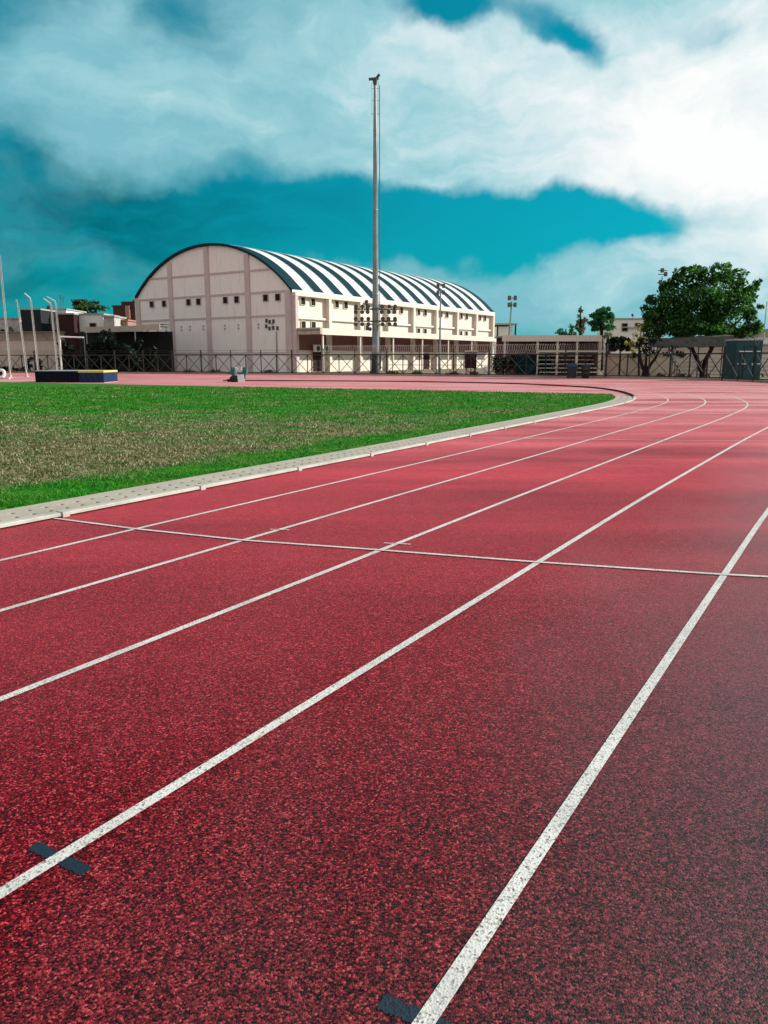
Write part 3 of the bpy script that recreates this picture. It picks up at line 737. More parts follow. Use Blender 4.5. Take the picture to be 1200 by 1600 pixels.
def hurdle(x, lean):
    b = MB(); b.bar((x, 0, .2), (x + lean, 0, 1.0), .09, .09); b.bar((x, .6, .2), (x + lean, .6, 1.0), .09, .09); b.bar((x - .38, 0, .62), (x + .12, 0, .52), .10, .12)
    b.par((x + lean - .12, -.06, .55), (.28, 0, 0), (0, .72, 0), (.05, 0, .30)); b.build('hurdle_frame', 'hteal', hc)
hurdle(-.22, -.05); hurdle(.50, .05)
b = MB(); b.bar((-.3, .2, .36), (.6, .2, .36), .12, .14); b.build('cross_tube', 'hteal', hc)
b = MB(); b.bar((.0, .25, .35), (-.05, .25, 1.02), .07, .1); b.bar((.0, .25, .95), (.28, .25, .62), .07, .1); b.bar((.28, .25, .62), (.36, .25, 1.05), .07, .1); b.build('white_leg', 'plastic', hc)

p = gnd(3, 592)
ty = thing('painted_ring', 'white painted rubber ring standing at the left edge of the field', 'rubber ring', p)
b = MB(); cx = -.05
ringp = [(cx + math.cos(a) * .28, .12 * math.sin(a), .40 + math.sin(a) * .28) for a in [i * math.tau / 24 for i in range(25)]]
b.tube(ringp, .125, 10, False); b.build('ring_body', 'plastic', ty)
b = MB(); b.lathe((cx, .03, .40), (0, 1, 0), [(0, .17), (.05, .17)], 14); b.build('rim', 'hole', ty)
b = MB(); b.bar((.2, -.12, .06), (.72, -.2, .05), .18, .10); b.build('wooden_chock', 'plank', ty)

# ------------------------------------------------------------------ plants
def leaves(mb_v, mb_f, c, rad, num, size, surf=.55):
    for _ in range(num):
        d = Vector((random.gauss(0, 1), random.gauss(0, 1), random.gauss(0, 1))).normalized()
        r = random.random() ** surf
        q = Vector((c[0] + d.x * rad[0] * r, c[1] + d.y * rad[1] * r, c[2] + d.z * rad[2] * r))
        nrm = (Vector((random.gauss(0, 1), random.gauss(0, 1), random.gauss(0, 1))) + d * .6 + Vector((0, 0, .5))).normalized()
        a = nrm.orthogonal().normalized(); a.rotate(Matrix.Rotation(random.uniform(0, math.tau), 3, nrm)); bb = nrm.cross(a)
        l = size * random.uniform(.6, 1.3); w = l * random.uniform(.35, .6); k = len(mb_v)
        mb_v += [q - a * l, q + bb * w - nrm * l * .15, q + a * l, q - bb * w - nrm * l * .15]; mb_f.append((k, k + 1, k + 2, k + 3))
def crown_obj(blobs, mat, root, org, size, dens, name='crown', clump=True):
    V = []; F = []
    for c, rad, num in blobs:
        if not clump: leaves(V, F, c, rad, int(num * dens), size); continue
        k = max(4, int(num / 32))                     # break each mass into ragged clusters with gaps between
        for _ in range(k):
            d = Vector((random.gauss(0, 1), random.gauss(0, 1), random.gauss(0, 1))).normalized(); r = random.random() ** .45
            cc = Vector((c[0] + d.x * rad[0] * r, c[1] + d.y * rad[1] * r, c[2] + d.z * rad[2] * r))
            s = random.uniform(.24, .46)
            leaves(V, F, cc, (rad[0] * s + .12, rad[1] * s + .12, rad[2] * s * .85 + .10), int(num / k * dens), size, .5)
    me = bpy.data.meshes.new(name); me.from_pydata([tuple(v - Vector(org)) for v in V], [], F); me.materials.append(M[mat])
    ob = bpy.data.objects.new(name, me); C.objects.link(ob); ob.parent = root; return ob
def blobs_px(Y, items, thick=1.0):
    out = []
    for px, py, rx, ry, num in items:
        c = at(px, py, Y + random.uniform(-.6, .6)); s = Y / 1200; out.append((c, (rx * s, rx * s * thick, ry * s), num))
    return out
def plant(name, label, cat, base, Y, items, mat, size, dens=1.0, limbs=(), group=None, thick=1.0, clump=True, bark='bark'):
    t = thing(name, label, cat, base, group)
    if limbs:
        b = MB(base)
        for pts, rs in limbs: b.tube(pts, rs, 8)
        b.build('trunk' if 'tree' in name else 'stem', bark, t)
    crown_obj(blobs_px(Y, items, thick), mat, t, base, size, dens, 'crown' if 'tree' in name else 'foliage', clump)
    return t
def gp_(px, Y, z=0): q = at(px, 560, Y); return Vector((q.x, Y, z))
# the big tree
Y = 66.4; base = gp_(1099, Y)
A_ = lambda px, py, dy=0: at(px, py, Y + dy)
limbs = [([base - Vector((0, 0, .1)), A_(1098, 577), A_(1103, 562, .2), A_(1112, 545, .3), A_(1122, 520, .5), A_(1135, 480, .6), A_(1148, 445, .6)], [.28, .23, .20, .17, .13, .08, .03]),
         ([A_(1096, 580), A_(1090, 564, -.2), A_(1083, 548, -.3), A_(1074, 520, -.4), A_(1062, 480, -.5), A_(1052, 450, -.4)], [.20, .17, .14, .11, .06, .03]),
         ([A_(1112, 545, .3), A_(1100, 510, -.3), A_(1098, 465, -.2), A_(1096, 430)], [.17, .13, .08, .03]),
         ([A_(1083, 548, -.3), A_(1055, 525, .4), A_(1030, 500, .5), A_(1015, 478, .4)], [.14, .10, .06, .03]),
         ([A_(1122, 520, .5), A_(1150, 505, -.5), A_(1172, 485, -.6)], [.12, .08, .03])]
items = [(1050, 523, 38, 8, 260), (1108, 521, 45, 8, 280), (1160, 520, 20, 9, 140), (1020, 482, 15, 12, 170), (1012, 505, 9, 14, 120), (1095, 470, 52, 40, 1300), (1060, 490, 42, 34, 900), (1130, 480, 42, 36, 900), (1032, 485, 22, 30, 330), (1018, 466, 15, 9, 90), (1022, 505, 18, 20, 240),
         (1160, 470, 22, 26, 330), (1176, 500, 15, 28, 300), (1165, 512, 20, 13, 240), (1075, 440, 26, 22, 330), (1105, 428, 30, 16, 360), (1135, 434, 24, 20, 330),
         (1139, 421, 7, 9, 55), (1148, 426, 7, 8, 40), (1070, 422, 7, 8, 45), (1088, 425, 12, 9, 70), (1049, 440, 5, 9, 30), (1176, 447, 10, 8, 60), (1183, 441, 6, 6, 30), (1187, 478, 5, 6, 25), (1040, 460, 16, 16, 160),
         (1120, 503, 52, 16, 700), (1060, 512, 45, 12, 420), (1117, 418, 6, 8, 36), (1160, 436, 6, 8, 40), (1035, 452, 6, 7, 30), (1056, 432, 7, 8, 36), (1148, 450, 20, 18, 240), (1022, 522, 12, 10, 90), (1086, 516, 52, 9, 330)]
plant('tree', 'big spreading leafy tree with a forked trunk behind the fence at right', 'tree', base, Y, items, 'leaf', .145, 3.0, limbs, thick=.95)
# small forked tree
Y = 63.9; base = gp_(1009, Y)
limbs = [([base, A_(1009, 584, -.6), A_(1009, 578, -.6)], [.34, .30, .26]),
         ([A_(1009, 580, -.6), A_(1003, 571, -.7), A_(1000, 558, -.7), A_(999, 545, -.6), A_(1000, 535, -.6)], [.18, .14, .11, .09, .04]),
         ([A_(1010, 580, -.6), A_(1016, 570, -.5), A_(1024, 560, -.4), A_(1030, 548, -.2), A_(1036, 540, 0)], [.17, .13, .11, .08, .04]),
         ([A_(1009, 579, -.5), A_(1010, 565, -.3), A_(1011, 550, -.2)], [.10, .07, .03])]
items = [(1022, 548, 20, 8, 150), (1000, 540, 14, 12, 130), (1015, 536, 18, 9, 130), (1045, 550, 18, 7, 120), (1064, 552, 12, 6, 60), (990, 556, 8, 5, 35)]
plant('small_tree', 'low dark tree with a trunk forking in a V against the fence', 'tree', base, Y - .6, items, 'leafdark', .13, 1.3, limbs, thick=.5)
# yellow bush left of the tree
base = gp_(1000, 71)
plant('flowering_bush', 'yellowish tan bush between the white house and the big tree', 'bush', base, 71, [(1003, 515, 13, 11, 150), (995, 532, 14, 14, 170), (985, 540, 9, 10, 80), (1008, 505, 7, 6, 50)], 'leafyellow', .14, 1.1,
      [([base, at(998, 560, 71), at(1000, 530, 71), at(1003, 512, 71)], [.10, .08, .06, .03])], thick=.7)
base = gp_(969, 73)
plant('clipped_hedge', 'dark clipped hedge block to the right of the small grandstand', 'hedge', base, 73, [(960, 538, 9, 11, 260), (972, 537, 9, 11, 260), (980, 539, 6, 10, 170)], 'leafdark', .2, 2.4,
      [([base, at(969, 560, 73), at(969, 540, 73)], [.10, .09, .05])], thick=1, clump=False)
def simple_tree(label, px, Y, items, mat, size, dens=1.0, thick=1.0, name='tree', top=None):
    base = gp_(px, Y); py = min(i[1] for i in items)
    plant(name, label, 'tree', base, Y, items, mat, size, dens, [([base, at(px, 545, Y), at(px, (545 + py) / 2, Y), at(px, py, Y)], [.35, .28, .2, .06])], 'trees behind the grandstand' if px > 800 else None, thick)
simple_tree('bright green tree behind the grandstand roof, left of the white house', 940, 105, [(940, 500, 17, 14, 380), (934, 490, 10, 9, 120), (948, 488, 9, 9, 120), (955, 497, 6, 10, 80), (925, 503, 9, 10, 110), (940, 483, 6, 5, 60), (950, 510, 13, 10, 220), (930, 512, 12, 9, 200), (940, 494, 12, 12, 240)], 'leafgreen', .24, 1.5)
simple_tree('slim olive brown cypress standing beside the green tree', 907, 100, [(907, 512, 7, 10, 160), (907, 500, 7.5, 10, 160), (906.5, 490, 5, 8, 90), (906, 484, 2.5, 4, 25)], 'leafcypress', .17, 1.5)
simple_tree('low bright green bushy tree left of the cypress', 884, 98, [(888, 517, 12, 8, 170), (876, 518, 8, 5, 70), (895, 514, 8, 7, 90)], 'leafgreen', .2, 1.3)
simple_tree('dark tree peeping past the far right corner of the hall', 776, 150, [(774, 522, 6, 12, 150), (779, 512, 4, 8, 60), (776, 535, 6, 8, 80)], 'leafolive', .28, 1.4)
simple_tree('pale grey green bush above the right end of the grandstand', 950, 84, [(952, 522, 9, 6, 110), (945, 525, 6, 4, 40)], 'leafcypress', .13, 1.3)
base = gp_(133, 135)
plant('dome_tree', 'rounded dark green tree crown above the white house at left', 'tree', base, 135, [(133, 481, 27, 11, 420), (118, 484, 14, 9, 130), (150, 484, 12, 8, 120), (130, 474, 14, 6, 100)], 'leafolive', .3, 1.8, [([base, at(133, 530, 135), at(133, 480, 135)], [.4, .3, .15])])
# dark shrubs under the lean-to at left
sh = [(108, 88.5, [(108, 560, 15, 20, 330), (100, 545, 10, 12, 120)], 'dark shrub with a pale fleck beside the net poles, left end of the dark row'),
      (140, 89, [(140, 560, 17, 22, 420), (150, 545, 12, 14, 170)], 'dark shrub behind the left half of the landing mat'),
      (172, 89.5, [(172, 552, 17, 30, 480), (165, 525, 8, 10, 110), (180, 535, 10, 12, 110)], 'tallest dark shrub, poking above the lean-to roof edge'),
      (205, 88.5, [(205, 560, 16, 22, 400), (212, 543, 10, 14, 130)], 'dark shrub under the grey lean-to roof, right of the tallest one'),
      (231, 87, [(231, 556, 9, 22, 240), (238, 566, 6, 10, 70)], 'narrow dark shrub against the left end of the hall front')]
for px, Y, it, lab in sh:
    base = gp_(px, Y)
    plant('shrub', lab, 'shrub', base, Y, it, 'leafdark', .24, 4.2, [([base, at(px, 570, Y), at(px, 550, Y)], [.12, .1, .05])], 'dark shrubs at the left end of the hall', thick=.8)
for px, Y, it, lab in ((46, 92, [(47, 566, 7, 10, 110), (43, 575, 6, 5, 50)], 'small dark bush behind the fence, right of the bent arm pole'), (20, 92.5, [(14, 577, 14, 5, 130), (32, 578, 12, 4, 90)], 'low dark hedge along the foot of the beige wall'),
                       (10, 108, [(6, 520, 8, 6, 90), (16, 517, 6, 5, 60)], 'dark bush on top of the beige boundary wall at the left edge'), (64, 90, [(63, 572, 5, 10, 80)], 'dark bush at the foot of the bare tree')):
    base = gp_(px, Y); plant('bush', lab, 'bush', base, Y, it, 'leafdark', .17, 1.5, [([base, at(px, 572, Y)], [.08, .05])], thick=.6)
# bare twisted tree
Y = 91; base = gp_(72, Y)
t = thing('bare_tree', 'bare dark twisted tree in front of the boundary wall at left', 'tree', base)
b = MB(base)
b.tube([base, A_(72, 575, 26.5), A_(70, 560, 26.5), A_(69, 548, 26.5), A_(73, 538, 26.5), A_(77, 530, 26.5), A_(78, 515, 26.5), A_(77, 500, 26.5), A_(79, 488, 26.5)], [.30, .26, .25, .24, .24, .2, .16, .12, .05], 8)
b.tube([A_(73, 538, 26.5), A_(68, 526, 26.5), A_(65, 518, 26.5)], [.2, .16, .06], 7); b.tube([A_(77, 530, 26.5), A_(81, 520, 26.5), A_(83, 505, 26.5), A_(86, 495, 26.5)], [.16, .12, .1, .04], 7)
b.tube([A_(70, 548, 26.5), A_(78, 544, 26.5), A_(82, 530, 26.5)], [.16, .13, .07], 7)
b.build('trunk', 'bark', t)
# weeds along the fence foot
for px, w in ((290, 10), (330, 13), (420, 9), (612, 10), (650, 9), (705, 12), (740, 8), (905, 0), (1075, 14), (1040, 8)):
    if not w: continue
    i = ft(px); q = FENCE[i]; base = Vector((q.x, q.y + .9, 0))
    tt = thing('weed_clump', {290: 'low weeds behind the fence under the left pilaster of the hall front', 330: 'widest weed clump under the hall front', 420: 'low weeds by the drain pipe of the hall front', 612: 'weeds just right of the tall mast foot', 650: 'weeds behind the fence in the middle of the hall side', 705: 'broad weeds right of the four lamp mast foot', 740: 'weeds below the brown cabinet', 1075: 'weeds at the foot of the big tree', 1040: 'weeds between the two trunks at right'}[px], 'weeds', base, 'weeds along the fence foot')
    s = base.y / 1200; crown_obj([(base + Vector((0, 0, .22)), (w * s, .25, .26), 160)], 'weed', tt, base, .10, 1.3, 'foliage', False)

# ------------------------------------------------------------------ buildings and walls around
def block(name, label, cat, px0, px1, ytop, Y, mat, thick=6.0, ybase=None, roof='slab', windows=(), group=None, roofh=.22, over=.15, extra=None, door=None):
    a, c = at(px0, ytop, Y), at(px1, ytop, Y); zt = a.z; org = Vector(((a.x + c.x) / 2, Y, 0)); w = (c.x - a.x) / 2
    t = thing(name, label, cat, org, group)
    b = MB(); b.box(-w, w, 0, thick, -.1, zt - roofh); b.build('wall', mat, t)
    if roof:
        b = MB(); b.box(-w - over, w + over, -over, thick + over, zt - roofh, zt); b.build('roof', roof, t)
    for wx, wy, ww, wh in windows:
        q = at(wx, wy, Y) - org; hw, hh = ww * Y / 2400, wh * Y / 2400; s = .09
        b = MB()
        for x0, x1, z0, z1 in ((-hw - s, -hw, -hh - s, hh + s), (hw, hw + s, -hh - s, hh + s), (-hw, hw, hh, hh + s), (-hw, hw, -hh - s, -hh)): b.box(q.x + x0, q.x + x1, -.10, -.002, q.z + z0, q.z + z1)
        f = b.build('window', 'frame', t); g2 = MB(); g2.box(q.x - hw, q.x + hw, -.03, -.003, q.z - hh, q.z + hh); g2.build('pane', 'window', f)
    return t, org
block('boundary_wall', 'long beige boundary wall behind the fence at the left edge', 'wall', -260, 92, 529, 97, 'beige', .3, roof='tan', roofh=.15)
block('retaining_wall', 'weathered tan wall running above the beige boundary wall', 'wall', -240, 98, 518, 103, 'tan', .4, roof='tan', roofh=.12)
block('warehouse', 'long low tan building with a flat roof at the left edge', 'building', -250, 29, 496, 125, 'mottled', 10)
block('grey_house', 'dark grey windowless house behind the bent arm pole', 'house', 31.5, 62.5, 482, 118, 'greywall', 8)
block('white_house', 'narrow white house between the dark grey and the dark brown house', 'house', 64, 103, 482, 124, 'whitewall', 8)
block('brown_house', 'dark brown house left of the wide white house', 'house', 88.5, 114.5, 489, 117, 'brownwall', 5)
block('white_house', 'wide low white house with a single dark window below the dome shaped tree', 'house', 115, 161, 489.5, 119, 'whitewall', 7, windows=[(145.5, 510, 9, 9)])
block('shed', 'patchy grey shed between the white house and the brick houses', 'shed', 161.5, 178, 493, 116, 'mottled', 5)
t, o_ = block('brick_house', 'stepped dark red brick house beside the left corner of the hall', 'house', 176, 211, 477, 128, 'brick', 8, roof='brick')
b = MB(); w0, w1 = (at(189, 500, 128) - o_).x, (at(211, 500, 128) - o_).x; zt = at(190, 470.5, 128).z; z0 = at(190, 477, 128).z
b.box(w0, w1, .6, 7, z0 - .002, zt); b.build('upper_storey', 'brick', t)
b = MB(); w0, w1 = (at(197.5, 490, 128) - o_).x, (at(204, 490, 128) - o_).x; b.box(w0, w1, -.5, -.16, at(200, 498, 128).z, at(200, 478, 128).z); b.build('chimney', 'brickp', t)
block('low_brick_block', 'low pink brick block in front of the dark red brick house', 'building', 178.5, 199, 499, 119, 'brickp', 4, roof='brickp')
# water tank and aerials on the roofs
p = at(68, 482, 121); t = thing('water_tank', 'small black water tank on the narrow white house', 'tank', p); b = MB(); b.lathe((0, 2, 0), (0, 0, 1), [(0, .35), (.35, .36), (.5, .2), (.55, .12)], 12); b.build('tank_body', 'black', t)
for px, yt, lab in ((95, 461, 'taller thin roof aerial above the white house'), (99, 464, 'shorter thin roof aerial above the white house')):
    p = at(px, 483, 125.5); t = thing('aerial', lab, 'aerial', p, 'roof aerials'); h = at(px, yt, 125.5).z - p.z
    b = MB(); b.tube([(0, 0, 0), (.1, 0, h)], .035, 5); b.build('mast', 'darksteel', t); b = MB()
    for k in range(3): b.bar((-.35 + .1 * k, 0, h * (.95 - .12 * k)), (.45 - .1 * k, 0, h * (.95 - .12 * k)), .03)
    b.build('dipole', 'darksteel', t)
# lean-to roof at the left end of the hall
Y = 93.0; a, c = at(120, 514, Y), at(251, 512, Y - 4.5)
lt = thing('lean_to', 'long grey lean-to roof on thin posts at the left end of the hall', 'shelter', (at(185, 560, Y).x, Y, 0)); lo = lt.location.copy()
P = lambda px, py, y: at(px, py, y) - lo
pa, pb_, pc = P(133, 515, 95), P(213, 515, 90.5), P(250.5, 513.5, 89)
b = MB(); zt = 5.25
b.add([(pa.x, pa.y, zt - .1), (pb_.x, pb_.y, zt), (pc.x, pc.y, zt + .15), (pc.x - .6, pc.y + 7, zt + .35), (pa.x - 2, pa.y + 6, zt + .2)], [(0, 1, 2, 3, 4)])
b.add([(pa.x, pa.y, zt - .35), (pb_.x, pb_.y, zt - .3), (pc.x, pc.y, zt - .1), (pc.x - .6, pc.y + 7, zt + .1), (pa.x - 2, pa.y + 6, zt - .05)], [(4, 3, 2, 1, 0)]); b.build('roof', 'slab', lt)
b = MB()
for (q, r, dz) in ((pa, pb_, (0, 0)), (pb_, pc, (0, .15))):
    d = (r - q).normalized(); nr = Vector((d.y, -d.x, 0)).normalized() * .1; ln = r - q
    b.par(Vector((q.x, q.y, zt - .62 + dz[0])) + nr, Vector((ln.x, ln.y, dz[1])), -nr * .98, (0, 0, .66))
b.build('fascia', 'concrete', lt)
for px, yy in ((213.5, 90.7), (176, 93), (138, 95.2)):
    q = P(px, 560, yy); b = MB(); b.tube([(q.x, q.y, 0), (q.x, q.y, zt - .5)], .07, 8); b.build('post', 'lightsteel', lt)
b = MB(); q = P(235, 560, 96); b.box(pa.x - 1.8, pc.x - 1.0, 4.5, 4.8, 0, zt - .4); b.build('back_wall', 'greywall', lt)
# white pipe gantry
Y = 86.5; o_ = gp_(93, Y); t = thing('pipe_frame', 'white pipe frame with one long horizontal bar beside the net poles', 'frame', o_)
a, c, d = at(93.5, 526, Y) - o_, at(131, 527.5, Y) - o_, at(94.5, 560, Y) - o_
b = MB(); b.tube([(d.x, 0, 0), a], .08, 8); b.build('post', 'whitewall', t); b = MB(); b.tube([a, c], .085, 8); b.build('crossbar', 'whitewall', t); b = MB(); b.tube([c, (c.x, 0, 0)], .06, 8); b.build('post', 'darksteel', t)

# ------------------------------------------------------------------ small grandstand in the middle
def bleacher(label, px0, px1, Y, rows, group='bleachers beyond the fence', rise=.37, going=.62, z0=.32):
    a, c = gp_(px0, Y), gp_(px1, Y); w = (c.x - a.x) / 2; o = Vector(((a.x + c.x) / 2, Y, 0))
    t = thing('bleacher', label, 'bleacher', o, group)
    for k in range(rows):
        b = MB(); b.box(-w, w, k * going, k * going + .32, z0 + k * rise, z0 + k * rise + .07); b.build('seat_plank', 'plank', t)
    nf = max(2, int(w * 2 / 2.2) + 1)
    for j in range(nf):
        x = -w + .15 + (2 * w - .3) * j / (nf - 1)
        b = MB(); b.bar((x, -.05, .04), (x, rows * going, z0 + (rows - 1) * rise - .06), .07, .07)
        for k in range(rows): b.bar((x, k * going + .16, 0), (x, k * going + .16, z0 + k * rise - .002), .05)
        b.build('frame', 'black', t)
    return t
bleacher('short bleacher with pale planks under the grandstand roof', 844, 936, 71.5, 5)
bleacher('longer bleacher with pale planks behind the big tree and the teal cabin', 1066, 1240, 68.2, 5, rise=.36)
Y = 72.5; a, c = at(781, 530, Y + 1.5), at(945, 525, Y - 1.5)
st = thing('grandstand_roof', 'low maroon walled shelter with a pale flat roof over the short bleacher', 'shelter', ((a.x + c.x) / 2, Y, 0)); so = st.location.copy()
x0, x1 = a.x - so.x, c.x - so.x
zt = at(860, 524.5, Y).z
b = MB(); b.box(x0, x1, -.2, 5.2, zt - .12, zt); b.build('roof', 'slab', st)
b = MB(); b.box(x0 - .05, x1 + .05, -.32, -.202, zt - .52, zt + .03); b.build('fascia', 'cream', st)
b = MB(); b.box(x0 + .2, x1 - .1, 5.0, 5.2, 0, zt - .12); b.build('back_wall', 'maroon', st)
b = MB(); b.box(x1 - .12, x1, .3, 4.98, 0, zt - .12); b.build('side_panel', 'maroon', st)
for px in (839, 870, 900.6, 937, 788):
    q = at(px, 560, Y) - so; b = MB(); b.box(q.x - .09, q.x + .09, -.15, .05, 0, zt - .12); b.build('column', 'cream', st)
b = MB(); q0, q1 = at(839, 549, Y) - so, at(946, 549, Y) - so; b.box(q0.x, q1.x, -.19, -.155, q0.z - .06, q0.z + .10); b.build('hand_rail', 'cream', st)
b = MB(); q0, q1 = at(839, 549, Y) - so, at(875, 549, Y) - so; b.box(q0.x, q1.x, 3.6, 3.7, .1, 2.9); b.build('green_screen', 'tealdark', st)
# brown cabinet, hoarding, chair, bins
def W(px, Y): return gp_(px, Y)
o_ = W(736.5, 72.3); t = thing('cabinet', 'brown metal cabinet on legs behind the fence at the far end of the hall', 'cabinet', o_); hw = 8.2 * 72.3 / 1200
b = MB(); b.box(-hw, hw, 0, .8, .7, 2.2); b.build('body', 'brownwall', t, .02)
b = MB(); b.box(-hw - .08, hw + .12, -.08, .9, 2.202, 2.3); b.build('lid', 'cream', t)
for x in (-hw + .1, hw - .1):
    b = MB(); b.box(x - .06, x + .06, .1, .7, 0, .70); b.build('leg', 'concrete', t)
b = MB(); b.box(-.015, .015, -.012, -.001, .75, 2.15); b.build('door_gap', 'black', t)
o_ = W(823, 69.4); t = thing('hoarding', 'dark teal board with faded pale patches behind the fence under the grandstand', 'board', o_); hw = 15.5 * 69.4 / 1200
b = MB(); b.box(-hw, hw, 0, .06, .25, 2.05); b.build('panel', 'tealdark', t)
b = MB()
for x in (-hw + .1, 0, hw - .1): b.box(x - .04, x + .04, .062, .14, 0, 2.0)
b.build('prop', 'black', t)
o_ = W(787, 70.6); t = thing('hedge', 'dark hedge behind the fence left of the teal board', 'hedge', o_)
crown_obj(blobs_px(70.8, [(776, 568, 9, 15, 260), (790, 568, 9, 16, 280), (802, 566, 7, 16, 220)], .5), 'leafdark', t, o_, .12, 1.7, 'foliage', False)
b = MB(o_); b.tube([o_, o_ + Vector((0, .1, 1.4))], .08, 6); b.build('stem', 'bark', t)
o_ = W(761, 70.4); t = thing('plastic_chair', 'white plastic chair facing the track behind the fence', 'chair', o_)
b = MB(); b.box(-.24, .24, -.24, .22, .42, .46); b.build('seat', 'plastic', t, .015)
b = MB(); b.par((-.24, .20, .461), (.48, 0, 0), (0, .03, 0), (0, .12, .44)); b.build('backrest', 'plastic', t, .012)
for x in (-.21, .21):
    for y in (-.2, .18):
        b = MB(); b.bar((x * 1.12, y * 1.12, 0), (x, y, .419), .045); b.build('leg', 'plastic', t)
    b = MB(); b.bar((x * 1.1, -.2, .62), (x * 1.1, .24, .66), .05, .03); b.bar((x * 1.1, -.19, .44), (x * 1.1, -.19, .62), .04); b.build('armrest', 'plastic', t)
o_ = W(894.5, 63.9); t = thing('dustbin', 'square dark teal bin with a pale lid by the fence', 'bin', o_, 'bins by the fence'); 
b = MB(); b.add([(-.30, -.28, .05), (.30, -.28, .05), (.30, .28, .05), (-.30, .28, .05), (-.36, -.34, .95), (.36, -.34, .95), (.36, .34, .95), (-.36, .34, .95)], [(3, 2, 1, 0), (4, 5, 6, 7), (0, 1, 5, 4), (1, 2, 6, 5), (2, 3, 7, 6), (3, 0, 4, 7)]); b.build('body', 'bin', t)
b = MB(); b.add([(-.39, -.37, .952), (.39, -.37, .952), (.39, .37, .952), (-.39, .37, .952), (-.30, -.1, 1.2), (.30, -.1, 1.2), (.30, .3, 1.2), (-.30, .3, 1.2)], [(3, 2, 1, 0), (4, 5, 6, 7), (0, 1, 5, 4), (1, 2, 6, 5), (2, 3, 7, 6), (3, 0, 4, 7)]); b.build('lid', 'teal', t)
for x in (-.27, .27):
    b = MB(); b.lathe((x - .03, .3, .09), (1, 0, 0), [(0, .09), (.06, .09)], 10); b.build('wheel', 'rubber', t)
o_ = W(916, 63.6); t = thing('dustbin', 'round black barrel bin to the right of the square bin', 'bin', o_, 'bins by the fence')
b = MB(); b.lathe((0, 0, .02), (0, 0, 1), [(0, .29), (.02, .31), (.3, .33), (.31, .35), (.34, .35), (.35, .33), (.62, .34), (.63, .36), (.66, .36), (.67, .34), (.93, .36)], 16); b.build('body', 'black', t)
b = MB(); b.lathe((0, 0, .952), (0, 0, 1), [(0, .38), (.06, .38), (.10, .30)], 16); b.build('rim', 'bin', t)

# ------------------------------------------------------------------ right side
block('low_wall', 'pale beige wall behind the fence between the grandstand and the big tree', 'wall', 946, 1068, 553.5, 76, 'beige', .3, roof='concrete', roofh=.12)
t, o_ = block('apartment_house', 'white flat roofed house with three dark windows left of the big tree', 'house', 959, 1040, 497, 120, 'whitewall', 9, windows=[(976, 508, 8, 4.5), (976, 514.8, 8, 5), (996, 507.5, 7, 4.5)])
b = MB(); q = at(988, 497, 122) - o_; b.tube([(q.x, 2, q.z), (q.x, 2, q.z + .45)], .04, 5); b.lathe((q.x, 1.9, q.z + .45), (0, -1, .4), [(0, .25), (.04, .22), (.08, .1)], 10); b.build('satellite_dish', 'darksteel', t)
b = MB(); q0, q1 = at(972, 511.7, 120) - o_, at(1000, 511.7, 120) - o_; b.box(q0.x, q1.x, -.5, -.002, q0.z - .06, q0.z + .04); b.build('ledge', 'slab', t)
block('low_wall', 'pale wall behind the long bleacher under the big tree', 'wall', 1030, 1290, 537, 77, 'beige', .3, roof='concrete', roofh=.12)
# open frame terrace right of the hall
Y = 140; o_ = gp_(792, Y); t = thing('white_terrace', 'white building with an open roof terrace frame to the right of the hall', 'building', o_)
f = lambda px, py: at(px, py, Y) - o_
b = MB(); q, r = f(777, 510), f(802, 524); b.box(q.x, r.x, 1, 8, 0, f(790, 510).z); b.build('wall', 'whitewall', t)
b = MB(); q, r = f(775, 505), f(809, 505); b.box(q.x, r.x, 0, 9, q.z - .25, q.z); b.build('roof', 'slab', t)
for px in (778, 806): q = f(px, 505); b = MB(); b.box(q.x - .12, q.x + .12, .1, .35, 0, q.z - .252); b.build('post', 'greywall', t)
# teal cabin
Y = 57.6; o_ = gp_(1170, Y); t = thing('site_cabin', 'teal cabin with pale horizontal strips behind the fence at the right', 'cabin', o_); hw = 19.5 * Y / 1200 * 1.02; zt = at(1170, 532, Y).z
b = MB(); b.box(-hw, hw, 0, 1.8, .12, zt); b.build('wall', 'teal', t, .02)
b = MB(); b.box(-hw - .06, hw + .06, -.06, 1.9, zt + .002, zt + .12); b.build('roof', 'greyv', t)
b = MB(); b.box(-hw + .05, hw - .05, .05, 1.7, 0, .12); b.build('skid', 'black', t)
for z, segs_ in ((at(0, 549, Y).z, [(-.78, .25), (.45, .85)]), (at(0, 568.5, Y).z, [(-.85, -.72), (-.48, -.2), (.25, .55), (.66, .92)])):
    for s0_, s1_ in segs_:
        b = MB(); b.box(s0_ * hw, s1_ * hw, -.02, -.001, z - .035, z + .035); b.build('trim_strip', 'plastic', t)
b = MB(); b.box(-.4, -.36, -.03, -.001, .15, zt - .4); b.box(.36, .40, -.03, -.001, .15, zt - .4); b.box(-.36, .36, -.03, -.001, zt - .44, zt - .4); d_ = b.build('door_frame', 'tealdark', t)
b = MB(); b.box(.26, .31, -.06, -.002, 1.05, 1.2); b.build('handle', 'greyv', d_)
